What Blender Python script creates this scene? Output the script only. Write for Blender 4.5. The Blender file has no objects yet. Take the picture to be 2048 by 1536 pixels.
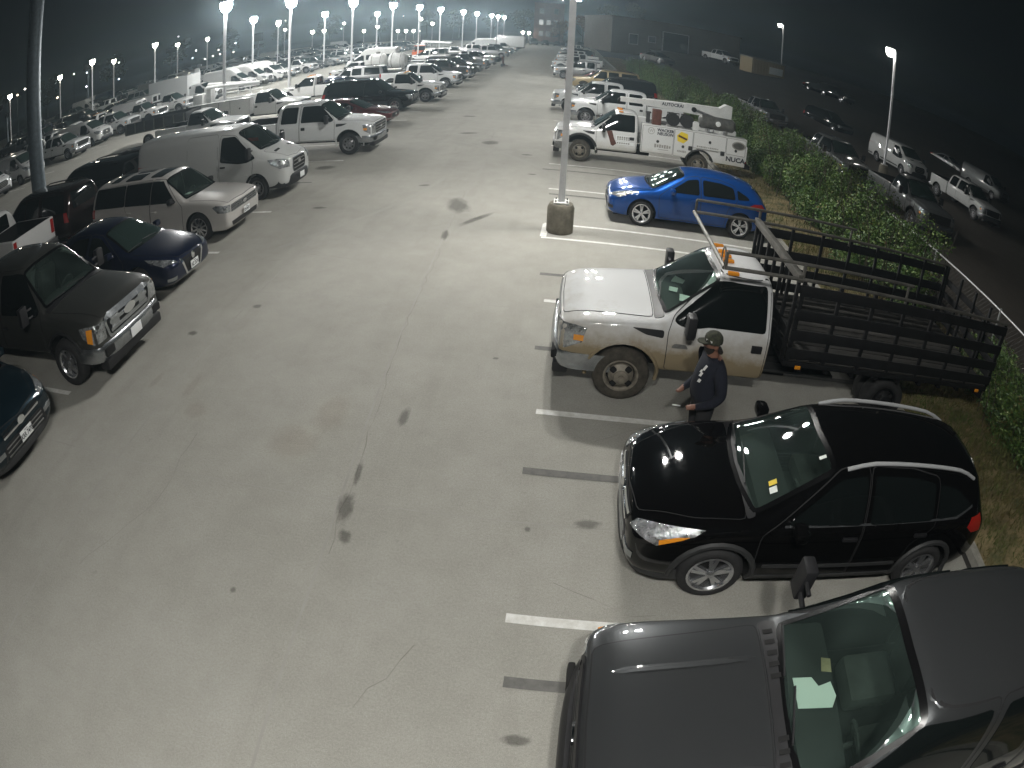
import bpy, bmesh, math, random
from math import pi, sin, cos, radians
from mathutils import Matrix, Vector
from mathutils.bvhtree import BVHTree
from mathutils.geometry import tessellate_polygon

random.seed(11)
SC = bpy.context.scene
COL = SC.collection

# ------------------------------------------------------------------ camera
CAM_H, CAM_YAW, CAM_PITCH, CAM_ROLL = 4.9701, -0.0755, -0.5695, 0.0485
CAM_F, CAM_K3, CAM_K4 = 1305.8548, 0.108, 0.0675          # lens: theta = u + k3 u^3 + k4 u^4, u = r / f
cd = bpy.data.cameras.new('camera')
cam = bpy.data.objects.new('camera', cd)
COL.objects.link(cam)
_cy, _sy, _cp, _sp, _cr, _sr = cos(CAM_YAW), sin(CAM_YAW), cos(CAM_PITCH), sin(CAM_PITCH), cos(CAM_ROLL), sin(CAM_ROLL)
_right = Vector((_cy, -_sy, 0)); _fwd = Vector((_sy * _cp, _cy * _cp, _sp)); _up = _right.cross(_fwd)
_r2 = _right * _cr + _up * _sr; _u2 = -_right * _sr + _up * _cr
cam.matrix_world = Matrix(((_r2.x, _u2.x, -_fwd.x, 0), (_r2.y, _u2.y, -_fwd.y, 0), (_r2.z, _u2.z, -_fwd.z, CAM_H), (0, 0, 0, 1)))
cd.type = 'PANO'
_pt = cd if hasattr(cd, 'panorama_type') else cd.cycles
_pt.panorama_type = 'FISHEYE_LENS_POLYNOMIAL'
cd.sensor_fit = 'HORIZONTAL'; cd.sensor_width = 36.0; cd.sensor_height = 27.0
_fm = CAM_F * 36.0 / 2048.0
_pt.fisheye_polynomial_k0 = 0; _pt.fisheye_polynomial_k1 = -1 / _fm; _pt.fisheye_polynomial_k2 = 0
_pt.fisheye_polynomial_k3 = -CAM_K3 / _fm ** 3; _pt.fisheye_polynomial_k4 = -CAM_K4 / _fm ** 4
_pt.fisheye_fov = radians(179)
cd.clip_start = 0.05; cd.clip_end = 2000
SC.camera = cam

# ------------------------------------------------------------------ night sky, exposure
W = bpy.data.worlds.new('World'); SC.world = W; W.use_nodes = True
wn = W.node_tree; wb = wn.nodes['Background']
wt = wn.nodes.new('ShaderNodeTexSky'); wt.sky_type = 'NISHITA'; wt.sun_disc = False
wt.sun_elevation = radians(-4); wt.sun_rotation = radians(200)
wmix = wn.nodes.new('ShaderNodeMix'); wmix.data_type = 'RGBA'; wmix.inputs[0].default_value = 0.9
wn.links.new(wt.outputs[0], wmix.inputs[6])
wmix.inputs[7].default_value = (0.16, 0.24, 0.28, 1)         # light-polluted overcast
wn.links.new(wmix.outputs[2], wb.inputs[0])
wb.inputs[1].default_value = 0.012
SC.view_settings.view_transform = 'Standard'; SC.view_settings.look = 'None'
SC.view_settings.exposure = 0.0; SC.view_settings.gamma = 1.0
LAMP = 900.0                                                   # radiance of a lit lamp lens
HAZE = 0.0017

# ------------------------------------------------------------------ helpers
def put(name, me, parent=None, mats=None, loc=None, rz=None):
    o = bpy.data.objects.new(name, me)
    COL.objects.link(o)
    if parent is not None: o.parent = parent
    if mats is not None and me is not None and len(me.materials) == 0:
        for m in (mats if isinstance(mats, (list, tuple)) else [mats]): me.materials.append(m)
    if loc is not None: o.location = loc
    if rz is not None: o.rotation_euler = (0, 0, rz)
    return o

def tag(o, label=None, cat=None, group=None, kind=None):
    if label: o['label'] = label
    if cat: o['category'] = cat
    if group: o['group'] = group
    if kind: o['kind'] = kind
    return o

def thing(name, label, cat, loc=(0, 0, 0), rz=0, group=None):
    return tag(put(name, None, None, None, loc, rz), label, cat, group)

def struct(name, me, mats=None, loc=None, rz=None):
    return tag(put(name, me, None, mats, loc, rz), kind='structure')


def tree_of(root):
    "children lists of a thing, read once"
    out = {}
    for o in bpy.data.objects:
        if o.parent is not None: out.setdefault(o.parent.name, []).append(o)
    return out

def copy_tree(o, tr, parent=None):
    c = o.copy(); COL.objects.link(c)
    if parent is not None: c.parent = parent
    for ch in tr.get(o.name, []): copy_tree(ch, tr, c)
    return c

# ---- materials
def nodes_of(m):
    m.use_nodes = True
    return m.node_tree, m.node_tree.nodes['Principled BSDF']

def mat(name, col, rough=0.6, metal=0.0, coat=0.0, noise=0.0, nscale=6.0, bump=0.0, bscale=60.0, spec=0.5, col2=None, inside=False):
    m = bpy.data.materials.new(name); nt, b = nodes_of(m)
    b.inputs['Base Color'].default_value = (*col, 1)
    b.inputs['Roughness'].default_value = rough; b.inputs['Metallic'].default_value = metal
    b.inputs['Coat Weight'].default_value = coat; b.inputs['Coat Roughness'].default_value = 0.04
    b.inputs['Specular IOR Level'].default_value = spec
    src = None
    if noise > 0:
        tc = nt.nodes.new('ShaderNodeTexCoord'); n = nt.nodes.new('ShaderNodeTexNoise')
        n.inputs['Scale'].default_value = nscale; n.inputs['Detail'].default_value = 6; n.inputs['Roughness'].default_value = 0.65
        nt.links.new(tc.outputs['Object'], n.inputs['Vector'])
        r = nt.nodes.new('ShaderNodeValToRGB')
        c2 = col2 if col2 else tuple(c * (1 - noise) for c in col)
        r.color_ramp.elements[0].color = (*c2, 1); r.color_ramp.elements[0].position = 0.35
        r.color_ramp.elements[1].color = (*col, 1); r.color_ramp.elements[1].position = 0.65
        nt.links.new(n.outputs['Fac'], r.inputs['Fac']); src = r.outputs['Color']
    if inside:   # the unpainted inner face of sheet metal
        g = nt.nodes.new('ShaderNodeNewGeometry'); mx = nt.nodes.new('ShaderNodeMix'); mx.data_type = 'RGBA'
        mx.inputs[6].default_value = (*col, 1); mx.inputs[7].default_value = (0.012, 0.012, 0.013, 1)
        if src is not None: nt.links.new(src, mx.inputs[6])
        nt.links.new(g.outputs['Backfacing'], mx.inputs[0]); src = mx.outputs[2]
    if src is not None: nt.links.new(src, b.inputs['Base Color'])
    if bump > 0:
        tc = nt.nodes.new('ShaderNodeTexCoord'); n = nt.nodes.new('ShaderNodeTexNoise')
        n.inputs['Scale'].default_value = bscale; n.inputs['Detail'].default_value = 5
        nt.links.new(tc.outputs['Object'], n.inputs['Vector'])
        bp = nt.nodes.new('ShaderNodeBump'); bp.inputs['Strength'].default_value = bump; bp.inputs['Distance'].default_value = 0.02
        nt.links.new(n.outputs['Fac'], bp.inputs['Height']); nt.links.new(bp.outputs['Normal'], b.inputs['Normal'])
    return m

def emit(name, col, strength):
    m = bpy.data.materials.new(name); nt, b = nodes_of(m)
    b.inputs['Base Color'].default_value = (*[min(1, c) for c in col], 1)
    b.inputs['Emission Color'].default_value = (*col, 1); b.inputs['Emission Strength'].default_value = strength
    return m

def glass(name, tint, rough=0.02):
    m = bpy.data.materials.new(name); nt, b = nodes_of(m); nt.nodes.remove(b)
    t = nt.nodes.new('ShaderNodeBsdfTransparent'); t.inputs[0].default_value = (*tint, 1)
    g = nt.nodes.new('ShaderNodeBsdfGlossy'); g.inputs['Roughness'].default_value = rough
    lw = nt.nodes.new('ShaderNodeLayerWeight'); lw.inputs[0].default_value = .5; pw = nt.nodes.new('ShaderNodeMath'); pw.operation = 'POWER'; pw.inputs[1].default_value = 4.0
    nt.links.new(lw.outputs['Facing'], pw.inputs[0]); f = nt.nodes.new('ShaderNodeMath'); f.operation = 'MULTIPLY_ADD'; f.inputs[1].default_value = .9; f.inputs[2].default_value = .065; nt.links.new(pw.outputs[0], f.inputs[0])
    x = nt.nodes.new('ShaderNodeMixShader')
    nt.links.new(f.outputs[0], x.inputs[0]); nt.links.new(t.outputs[0], x.inputs[1]); nt.links.new(g.outputs[0], x.inputs[2])
    d = nt.nodes.new('ShaderNodeBsdfDiffuse'); d.inputs[0].default_value = (.42, .60, .54, 1); y = nt.nodes.new('ShaderNodeMixShader')   # greenish film painted in to stand for reflections on the glass
    tc = nt.nodes.new('ShaderNodeTexCoord'); n = nt.nodes.new('ShaderNodeTexNoise'); n.inputs['Scale'].default_value = 1.6; n.inputs['Detail'].default_value = 5
    mr = nt.nodes.new('ShaderNodeMapRange'); mr.inputs['From Min'].default_value = .3; mr.inputs['From Max'].default_value = .75; mr.inputs['To Min'].default_value = .012; mr.inputs['To Max'].default_value = .055
    nt.links.new(tc.outputs['Object'], n.inputs[0]); nt.links.new(n.outputs['Fac'], mr.inputs[0]); nt.links.new(mr.outputs[0], y.inputs[0])
    nt.links.new(x.outputs[0], y.inputs[1]); nt.links.new(d.outputs[0], y.inputs[2])
    nt.links.new(y.outputs[0], nt.nodes['Material Output'].inputs[0])
    return m

def paint(name, col, metal=0.0, rough=0.35, dirt=0.0, dirtcol=(0.30, 0.24, 0.15), dz=0.95, dust=0.12):
    "clear-coated paint with road film, and mud thrown up the lower flanks where dirt > 0"
    m = bpy.data.materials.new(name); nt, b = nodes_of(m); L = nt.links.new
    b.inputs['Metallic'].default_value = metal; b.inputs['Roughness'].default_value = rough
    b.inputs['Coat Weight'].default_value = 1.0; b.inputs['Coat Roughness'].default_value = 0.03; b.inputs['Specular IOR Level'].default_value = 0.0 if max(col) < .01 else 0.08
    tc = nt.nodes.new('ShaderNodeTexCoord')
    n = nt.nodes.new('ShaderNodeTexNoise'); n.inputs['Scale'].default_value = 3.0; n.inputs['Detail'].default_value = 7; n.inputs['Roughness'].default_value = 0.7
    L(tc.outputs['Object'], n.inputs['Vector'])
    sx = nt.nodes.new('ShaderNodeSeparateXYZ'); L(tc.outputs['Object'], sx.inputs[0])
    # film factor: dust * noise + dirt * smooth(dz - z + noise)
    a = nt.nodes.new('ShaderNodeMath'); a.operation = 'MULTIPLY'; a.inputs[1].default_value = dust; L(n.outputs['Fac'], a.inputs[0])
    f = a.outputs[0]
    if dirt > 0:
        s = nt.nodes.new('ShaderNodeMath'); s.operation = 'MULTIPLY_ADD'; s.inputs[1].default_value = 0.55; L(n.outputs['Fac'], s.inputs[0])
        mz = nt.nodes.new('ShaderNodeMath'); mz.operation = 'SUBTRACT'; mz.inputs[0].default_value = dz - 0.27; L(sx.outputs['Z'], mz.inputs[1]); L(mz.outputs[0], s.inputs[2])
        mr = nt.nodes.new('ShaderNodeMapRange'); mr.inputs['From Min'].default_value = -0.05; mr.inputs['From Max'].default_value = 0.42
        mr.inputs['To Max'].default_value = dirt; L(s.outputs[0], mr.inputs['Value'])
        mxx = nt.nodes.new('ShaderNodeMath'); mxx.operation = 'MAXIMUM'; L(f, mxx.inputs[0]); L(mr.outputs[0], mxx.inputs[1]); f = mxx.outputs[0]
    mx = nt.nodes.new('ShaderNodeMix'); mx.data_type = 'RGBA'; mx.inputs[6].default_value = (*col, 1); mx.inputs[7].default_value = (*dirtcol, 1)
    L(f, mx.inputs[0])
    g = nt.nodes.new('ShaderNodeNewGeometry'); m2 = nt.nodes.new('ShaderNodeMix'); m2.data_type = 'RGBA'
    L(mx.outputs[2], m2.inputs[6]); m2.inputs[7].default_value = (0.012, 0.012, 0.013, 1); L(g.outputs['Backfacing'], m2.inputs[0])
    L(m2.outputs[2], b.inputs['Base Color'])
    n2 = nt.nodes.new('ShaderNodeTexNoise'); n2.inputs['Scale'].default_value = 9.0; n2.inputs['Detail'].default_value = 8; n2.inputs['Roughness'].default_value = .75; L(tc.outputs['Object'], n2.inputs['Vector'])
    r2 = nt.nodes.new('ShaderNodeMapRange'); r2.inputs['From Min'].default_value = .42; r2.inputs['From Max'].default_value = .72; r2.inputs['To Min'].default_value = .02; r2.inputs['To Max'].default_value = .07; L(n2.outputs['Fac'], r2.inputs[0]); L(r2.outputs[0], b.inputs['Coat Roughness'])
    cw = nt.nodes.new('ShaderNodeMath'); cw.operation = 'SUBTRACT'; cw.inputs[0].default_value = 1.0; L(f, cw.inputs[1]); L(cw.outputs[0], b.inputs['Coat Weight'])
    return m

M = {}
M['rubber'] = mat('rubber', (0.022, 0.022, 0.023), 0.8, noise=0.4, nscale=14)
M['dusty_rubber'] = mat('dusty_rubber', (0.075, 0.066, 0.052), 0.9, noise=0.55, nscale=8)
M['black_plastic'] = mat('black_plastic', (0.016, 0.016, 0.018), 0.5, noise=0.3)
M['frit'] = mat('frit', (.004, .004, .0045), .25, spec=.3)
M['seam'] = mat('seam', (0.008, 0.008, 0.009), 0.8)
M['well'] = mat('well', (0.006, 0.006, 0.006), 0.9)
M['alloy'] = mat('alloy', (0.62, 0.63, 0.65), 0.22, metal=0.9)
M['dull_alloy'] = mat('dull_alloy', (0.30, 0.30, 0.31), 0.4, metal=0.7, noise=0.4)
M['steel_rim'] = mat('steel_rim', (0.30, 0.27, 0.22), 0.6, metal=0.3, noise=0.5, nscale=9)
M['chrome'] = mat('chrome', (0.72, 0.74, 0.76), 0.10, metal=1.0)
M['satin_chrome'] = mat('satin_chrome', (0.45, 0.47, 0.49), 0.25, metal=0.9, noise=0.3)
M['rail_alu'] = mat('rail_alu', (.50, .51, .52), .35, metal=.25)
M['grey_metal'] = mat('grey_metal', (0.28, 0.28, 0.27), 0.5, metal=0.5, noise=0.4)
M['tinted'] = mat('tinted', (0.006, 0.008, 0.008), 0.06, spec=0.6)
M['green_tint'] = mat('green_tint', (0.020, 0.034, 0.030), 0.05, spec=0.6)
M['windshield'] = glass('windshield', (0.66, 0.78, 0.72))
M['side_glass'] = glass('side_glass', (0.30, 0.38, 0.35))
M['headlight'] = mat('headlight', (0.62, 0.65, 0.67), 0.10, metal=0.7, coat=1.0, noise=0.7, nscale=9, bump=1.0, bscale=26)
M['amber'] = mat('amber', (0.80, 0.30, 0.02), 0.2, coat=1.0)
M['red_lens'] = mat('red_lens', (0.35, 0.012, 0.010), 0.15, coat=1.0)
M['interior'] = mat('interior', (0.020, 0.021, 0.021), 0.8)
M['seat'] = mat('seat', (0.055, 0.056, 0.054), 0.85, noise=0.3)
M['plate'] = mat('plate', (0.78, 0.80, 0.80), 0.4)
M['ink'] = mat('ink', (0.015, 0.016, 0.03), 0.6)
M['ink_grey'] = mat('ink_grey', (0.30, 0.29, 0.27), 0.7)
M['ink_white'] = mat('ink_white', (0.72, 0.72, 0.70), 0.7)
M['paper'] = mat('paper', (0.80, 0.84, 0.80), 0.7)
M['white_plain'] = mat('white_plain', (0.72, 0.73, 0.72), 0.45, noise=0.15, nscale=4)
M['yellow'] = mat('yellow', (0.78, 0.58, 0.03), 0.5)
M['dark_steel'] = mat('dark_steel', (0.009, 0.009, 0.010), 0.65, noise=0.4, spec=.25)
M['pipe_steel'] = mat('pipe_steel', (0.15, 0.145, 0.13), 0.5, metal=0.5, noise=0.4)

# ---- mesh builder
class MB:
    def __init__(s): s.bm = bmesh.new(); s.mi = 0
    def _mark(s, faces):
        for f in faces: f.material_index = s.mi
    def box(s, c, d, bev=0.0, rot=None):
        r = bmesh.ops.create_cube(s.bm, size=1.0)
        vs = r['verts']; mtx = Matrix.Diagonal((*d, 1))
        if rot is not None: mtx = rot.to_4x4() @ mtx
        bmesh.ops.transform(s.bm, matrix=Matrix.Translation(c) @ mtx, verts=vs)
        fs = list({f for v in vs for f in v.link_faces}); s._mark(fs)
        if bev > 0:
            es = list({e for v in vs for e in v.link_edges})
            rb = bmesh.ops.bevel(s.bm, geom=es, offset=bev, segments=2, affect='EDGES', profile=0.6)
            s._mark(rb['faces'])
        return s
    def tube(s, pts, r, n=8, cap=True):
        pts = [Vector(p) for p in pts]; rs = r if isinstance(r, (list, tuple)) else [r] * len(pts); rings = []
        for i, p in enumerate(pts):
            t = (pts[min(i + 1, len(pts) - 1)] - pts[max(i - 1, 0)]).normalized()
            a = t.orthogonal().normalized() if i == 0 else (rings_a - t * rings_a.dot(t)).normalized()
            rings_a = a; b = t.cross(a)
            rings.append([s.bm.verts.new(p + (a * cos(2 * pi * k / n) + b * sin(2 * pi * k / n)) * rs[i]) for k in range(n)])
        fs = []
        for i in range(len(rings) - 1):
            for k in range(n): fs.append(s.bm.faces.new((rings[i][k], rings[i][(k + 1) % n], rings[i + 1][(k + 1) % n], rings[i + 1][k])))
        if cap:
            fs.append(s.bm.faces.new(list(reversed(rings[0])))); fs.append(s.bm.faces.new(rings[-1]))
        s._mark(fs); return s
    def lathe(s, prof, n=24, axis='z', c=(0, 0, 0), cap=False):
        "prof: (radius, height) list, open; axis z or y"
        c = Vector(c); rings = []
        for r, h in prof:
            ring = []
            for k in range(n):
                a = 2 * pi * k / n
                p = Vector((r * cos(a), r * sin(a), h)) if axis == 'z' else Vector((r * cos(a), h, r * sin(a))) if axis == 'y' else Vector((h, r * cos(a), r * sin(a)))
                ring.append(s.bm.verts.new(c + p))
            rings.append(ring)
        fs = []
        for i in range(len(rings) - 1):
            for k in range(n): fs.append(s.bm.faces.new((rings[i][k], rings[i][(k + 1) % n], rings[i + 1][(k + 1) % n], rings[i + 1][k])))
        if cap: fs += [s.bm.faces.new(list(reversed(rings[0]))), s.bm.faces.new(rings[-1])]
        s._mark(fs); return s
    def face(s, pts):
        f = s.bm.faces.new([s.bm.verts.new(p) for p in pts]); f.material_index = s.mi; return s
    def prism(s, poly, a, b, axis='y'):
        "poly in the plane across axis: y -> (x,z), x -> (y,z), z -> (x,y)"
        def P(p, h): return (p[0], h, p[1]) if axis == 'y' else (h, p[0], p[1]) if axis == 'x' else (p[0], p[1], h)
        A = [s.bm.verts.new(P(p, a)) for p in poly]; B = [s.bm.verts.new(P(p, b)) for p in poly]; n = len(poly)
        fs = [s.bm.faces.new(A), s.bm.faces.new(list(reversed(B)))]
        for i in range(n): fs.append(s.bm.faces.new((A[i], B[i], B[(i + 1) % n], A[(i + 1) % n])))
        s._mark(fs); return s
    def mesh(s, name='mesh', mats=(), smooth=False, angle=35):
        bmesh.ops.remove_doubles(s.bm, verts=s.bm.verts, dist=1e-5)
        bmesh.ops.recalc_face_normals(s.bm, faces=s.bm.faces)
        me = bpy.data.meshes.new(name); s.bm.to_mesh(me); s.bm.free()
        for m in (mats if isinstance(mats, (list, tuple)) else [mats]): me.materials.append(m)
        if smooth:
            me.polygons.foreach_set('use_smooth', [True] * len(me.polygons)); me.set_sharp_from_angle(angle=radians(angle))
        return me
    def build(s, name, mats, parent=None, smooth=True, angle=35, loc=None):
        return put(name, s.mesh(name, mats, smooth, angle), parent, None, loc)

def evaluated(me, mods):
    o = bpy.data.objects.new('tmp', me); COL.objects.link(o)
    for t, kw in mods:
        md = o.modifiers.new('m', t)
        for k, v in kw.items(): setattr(md, k, v)
    dg = bpy.context.evaluated_depsgraph_get()
    r = bpy.data.meshes.new_from_object(o.evaluated_get(dg))
    bpy.data.objects.remove(o)
    return r

def boolean(me, cutters):
    for cme in cutters:
        c = bpy.data.objects.new('cut', cme); COL.objects.link(c)
        me = evaluated(me, [('BOOLEAN', dict(operation='DIFFERENCE', solver='EXACT', object=c))])
        bpy.data.objects.remove(c)
    return me

def text_mesh(txt, size, mats, bold=0.0, depth=0.002, shear=0.0, squash=1.0):
    cu = bpy.data.curves.new('lettering', 'FONT'); cu.body = txt; cu.size = size; cu.align_x = 'CENTER'; cu.align_y = 'CENTER'
    cu.extrude = depth; cu.offset = bold; cu.shear = shear; cu.resolution_u = 2
    o = bpy.data.objects.new('tmp', cu); COL.objects.link(o)
    dg = bpy.context.evaluated_depsgraph_get(); me = bpy.data.meshes.new_from_object(o.evaluated_get(dg))
    bpy.data.objects.remove(o); bpy.data.curves.remove(cu)
    me.materials.clear(); me.materials.append(mats)
    if squash != 1.0: me.transform(Matrix.Diagonal((squash, 1, 1, 1)))
    return me

def lettering(txt, size, pos, xdir, zdir, m, parent, name='lettering', **kw):
    "flat letters: xdir is the reading direction, zdir the letters' up"
    me = text_mesh(txt, size, m, **kw)
    X = Vector(xdir).normalized(); Z = Vector(zdir).normalized(); N = X.cross(Z)
    o = put(name, me, parent)
    o.matrix_local = Matrix.Translation(pos) @ Matrix((X, Z, N)).transposed().to_4x4()
    return o

def rounded(poly, r=0.04, n=3):
    out = []; N = len(poly)
    for i in range(N):
        p = Vector(poly[i]); a = Vector(poly[i - 1]); b = Vector(poly[(i + 1) % N])
        da = (a - p); db = (b - p); ra = min(r, da.length * 0.45); rb = min(r, db.length * 0.45)
        p0 = p + da.normalized() * ra; p1 = p + db.normalized() * rb
        for k in range(n + 1):
            t = k / n; out.append(tuple((1 - t) ** 2 * p0 + 2 * t * (1 - t) * p + t * t * p1))
    return out

def dense(poly, step):
    out = []
    for i in range(len(poly)):
        a = Vector(poly[i]); b = Vector(poly[(i + 1) % len(poly)]); k = max(1, int(math.ceil((b - a).length / step)))
        for j in range(k): out.append(a + (b - a) * (j / k))
    return out

class Skin:
    "projects flat outlines onto a finished surface, to lay panels, panes and trim on it"
    def __init__(s, me):
        bm = bmesh.new(); bm.from_mesh(me); bmesh.ops.triangulate(bm, faces=bm.faces); s.bvh = BVHTree.FromBMesh(bm); bm.free()
    @staticmethod
    def frame(view):
        if view == 'L': return Vector((0, -1, 0)), Vector((1, 0, 0)), Vector((0, 0, 1))      # seen from +y
        if view == 'R': return Vector((0, 1, 0)), Vector((1, 0, 0)), Vector((0, 0, 1))
        if view == 'F': return Vector((-1, 0, 0)), Vector((0, 1, 0)), Vector((0, 0, 1))
        if view == 'B': return Vector((1, 0, 0)), Vector((0, 1, 0)), Vector((0, 0, 1))
        if view == 'T': return Vector((0, 0, -1)), Vector((1, 0, 0)), Vector((0, 1, 0))
        d = Vector(view).normalized(); e1 = Vector((0, 0, 1)).cross(d).normalized(); return d, e1, d.cross(e1)
    def hit(s, u, v, fr, off):
        d, e1, e2 = fr; o = e1 * u + e2 * v - d * 12
        loc, nor, idx, dist = s.bvh.ray_cast(o, d)
        if loc is None:
            best = s.bvh.find_nearest(e1 * u + e2 * v - d * 0.9)
            loc, nor = best[0], best[1]
        if nor.dot(d) > 0: nor = -nor
        return loc, nor
    def patch(s, poly, view, off=0.005, depth=0.012, cell=0.12):
        fr = s.frame(view)
        if len(poly[0]) == 3: poly = [(Vector(p).dot(fr[1]), Vector(p).dot(fr[2])) for p in poly]
        bm = bmesh.new(); bm.faces.new([bm.verts.new((p[0], p[1], 0)) for p in poly])
        us = [p[0] for p in poly]; vs = [p[1] for p in poly]
        for ax, lo, hi in ((0, min(us), max(us)), (1, min(vs), max(vs))):
            k = int((hi - lo) / cell) + 1
            for i in range(1, k):
                co = [0, 0, 0]; co[ax] = lo + (hi - lo) * i / k; no = [0, 0, 0]; no[ax] = 1
                bmesh.ops.bisect_plane(bm, geom=bm.verts[:] + bm.edges[:] + bm.faces[:], plane_co=co, plane_no=no, dist=1e-5)
        bmesh.ops.triangulate(bm, faces=[f for f in bm.faces if len(f.verts) > 4])
        nor = {}
        for v in bm.verts:
            loc, n = s.hit(v.co.x, v.co.y, fr, off); nor[v] = n; v.co = loc + n * off
        bmesh.ops.recalc_face_normals(bm, faces=bm.faces)
        f0 = bm.faces[:]
        if sum(f.normal.dot(fr[0]) * f.calc_area() for f in f0) > 0: bmesh.ops.reverse_faces(bm, faces=f0)
        if depth > 0:
            be = [e for e in bm.edges if e.is_boundary]; low = {}
            for e in be:
                for v in e.verts:
                    if v not in low: low[v] = bm.verts.new(v.co - nor[v] * depth)
            for e in be:
                a, b = e.verts; l = e.link_loops[0]
                if l.vert is not a: a, b = b, a
                bm.faces.new((b, a, low[a], low[b]))
        return bm
    def ring(s, poly, view, w, off=0.004, cell=0.12, depth=0.006, inner=False):
        fr = s.frame(view)
        if len(poly[0]) == 3: poly = [(Vector(p).dot(fr[1]), Vector(p).dot(fr[2])) for p in poly]
        P = dense(poly, cell); n = len(P); ar = sum(P[i].x * P[(i + 1) % n].y - P[(i + 1) % n].x * P[i].y for i in range(n)); sg = 1 if ar > 0 else -1
        if inner: sg = -sg
        Q = []
        for i in range(n):
            t = ((P[i] - P[i - 1]).normalized() + (P[(i + 1) % n] - P[i]).normalized()).normalized()
            Q.append(P[i] + Vector((t.y, -t.x)) * (w * sg))
        bm = bmesh.new(); A = []; B = []; C2 = []
        for p, q in zip(P, Q):
            l, nn = s.hit(p.x, p.y, fr, off); A.append(bm.verts.new(l + nn * off))
            l, nn = s.hit(q.x, q.y, fr, off); B.append(bm.verts.new(l + nn * off)); C2.append(bm.verts.new(l + nn * (off - depth)))
        for i in range(n):
            j = (i + 1) % n
            bm.faces.new((A[i], A[j], B[j], B[i])); bm.faces.new((B[i], B[j], C2[j], C2[i]))
        bmesh.ops.recalc_face_normals(bm, faces=bm.faces)
        if sum(f.normal.dot(fr[0]) * f.calc_area() for f in bm.faces) > 0: bmesh.ops.reverse_faces(bm, faces=bm.faces)
        return bm

def bm_obj(bm, name, mats, parent, smooth=True, angle=40):
    me = bpy.data.meshes.new(name); bm.to_mesh(me); bm.free()
    for m in (mats if isinstance(mats, (list, tuple)) else [mats]): me.materials.append(m)
    if smooth:
        me.polygons.foreach_set('use_smooth', [True] * len(me.polygons)); me.set_sharp_from_angle(angle=radians(angle))
    return put(name, me, parent)

def inside2(p, poly):
    c = False; n = len(poly)
    for i in range(n):
        a, b = poly[i], poly[i - 1]
        if (a[1] > p[1]) != (b[1] > p[1]) and p[0] < (b[0] - a[0]) * (p[1] - a[1]) / (b[1] - a[1]) + a[0]: c = not c
    return c
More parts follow.
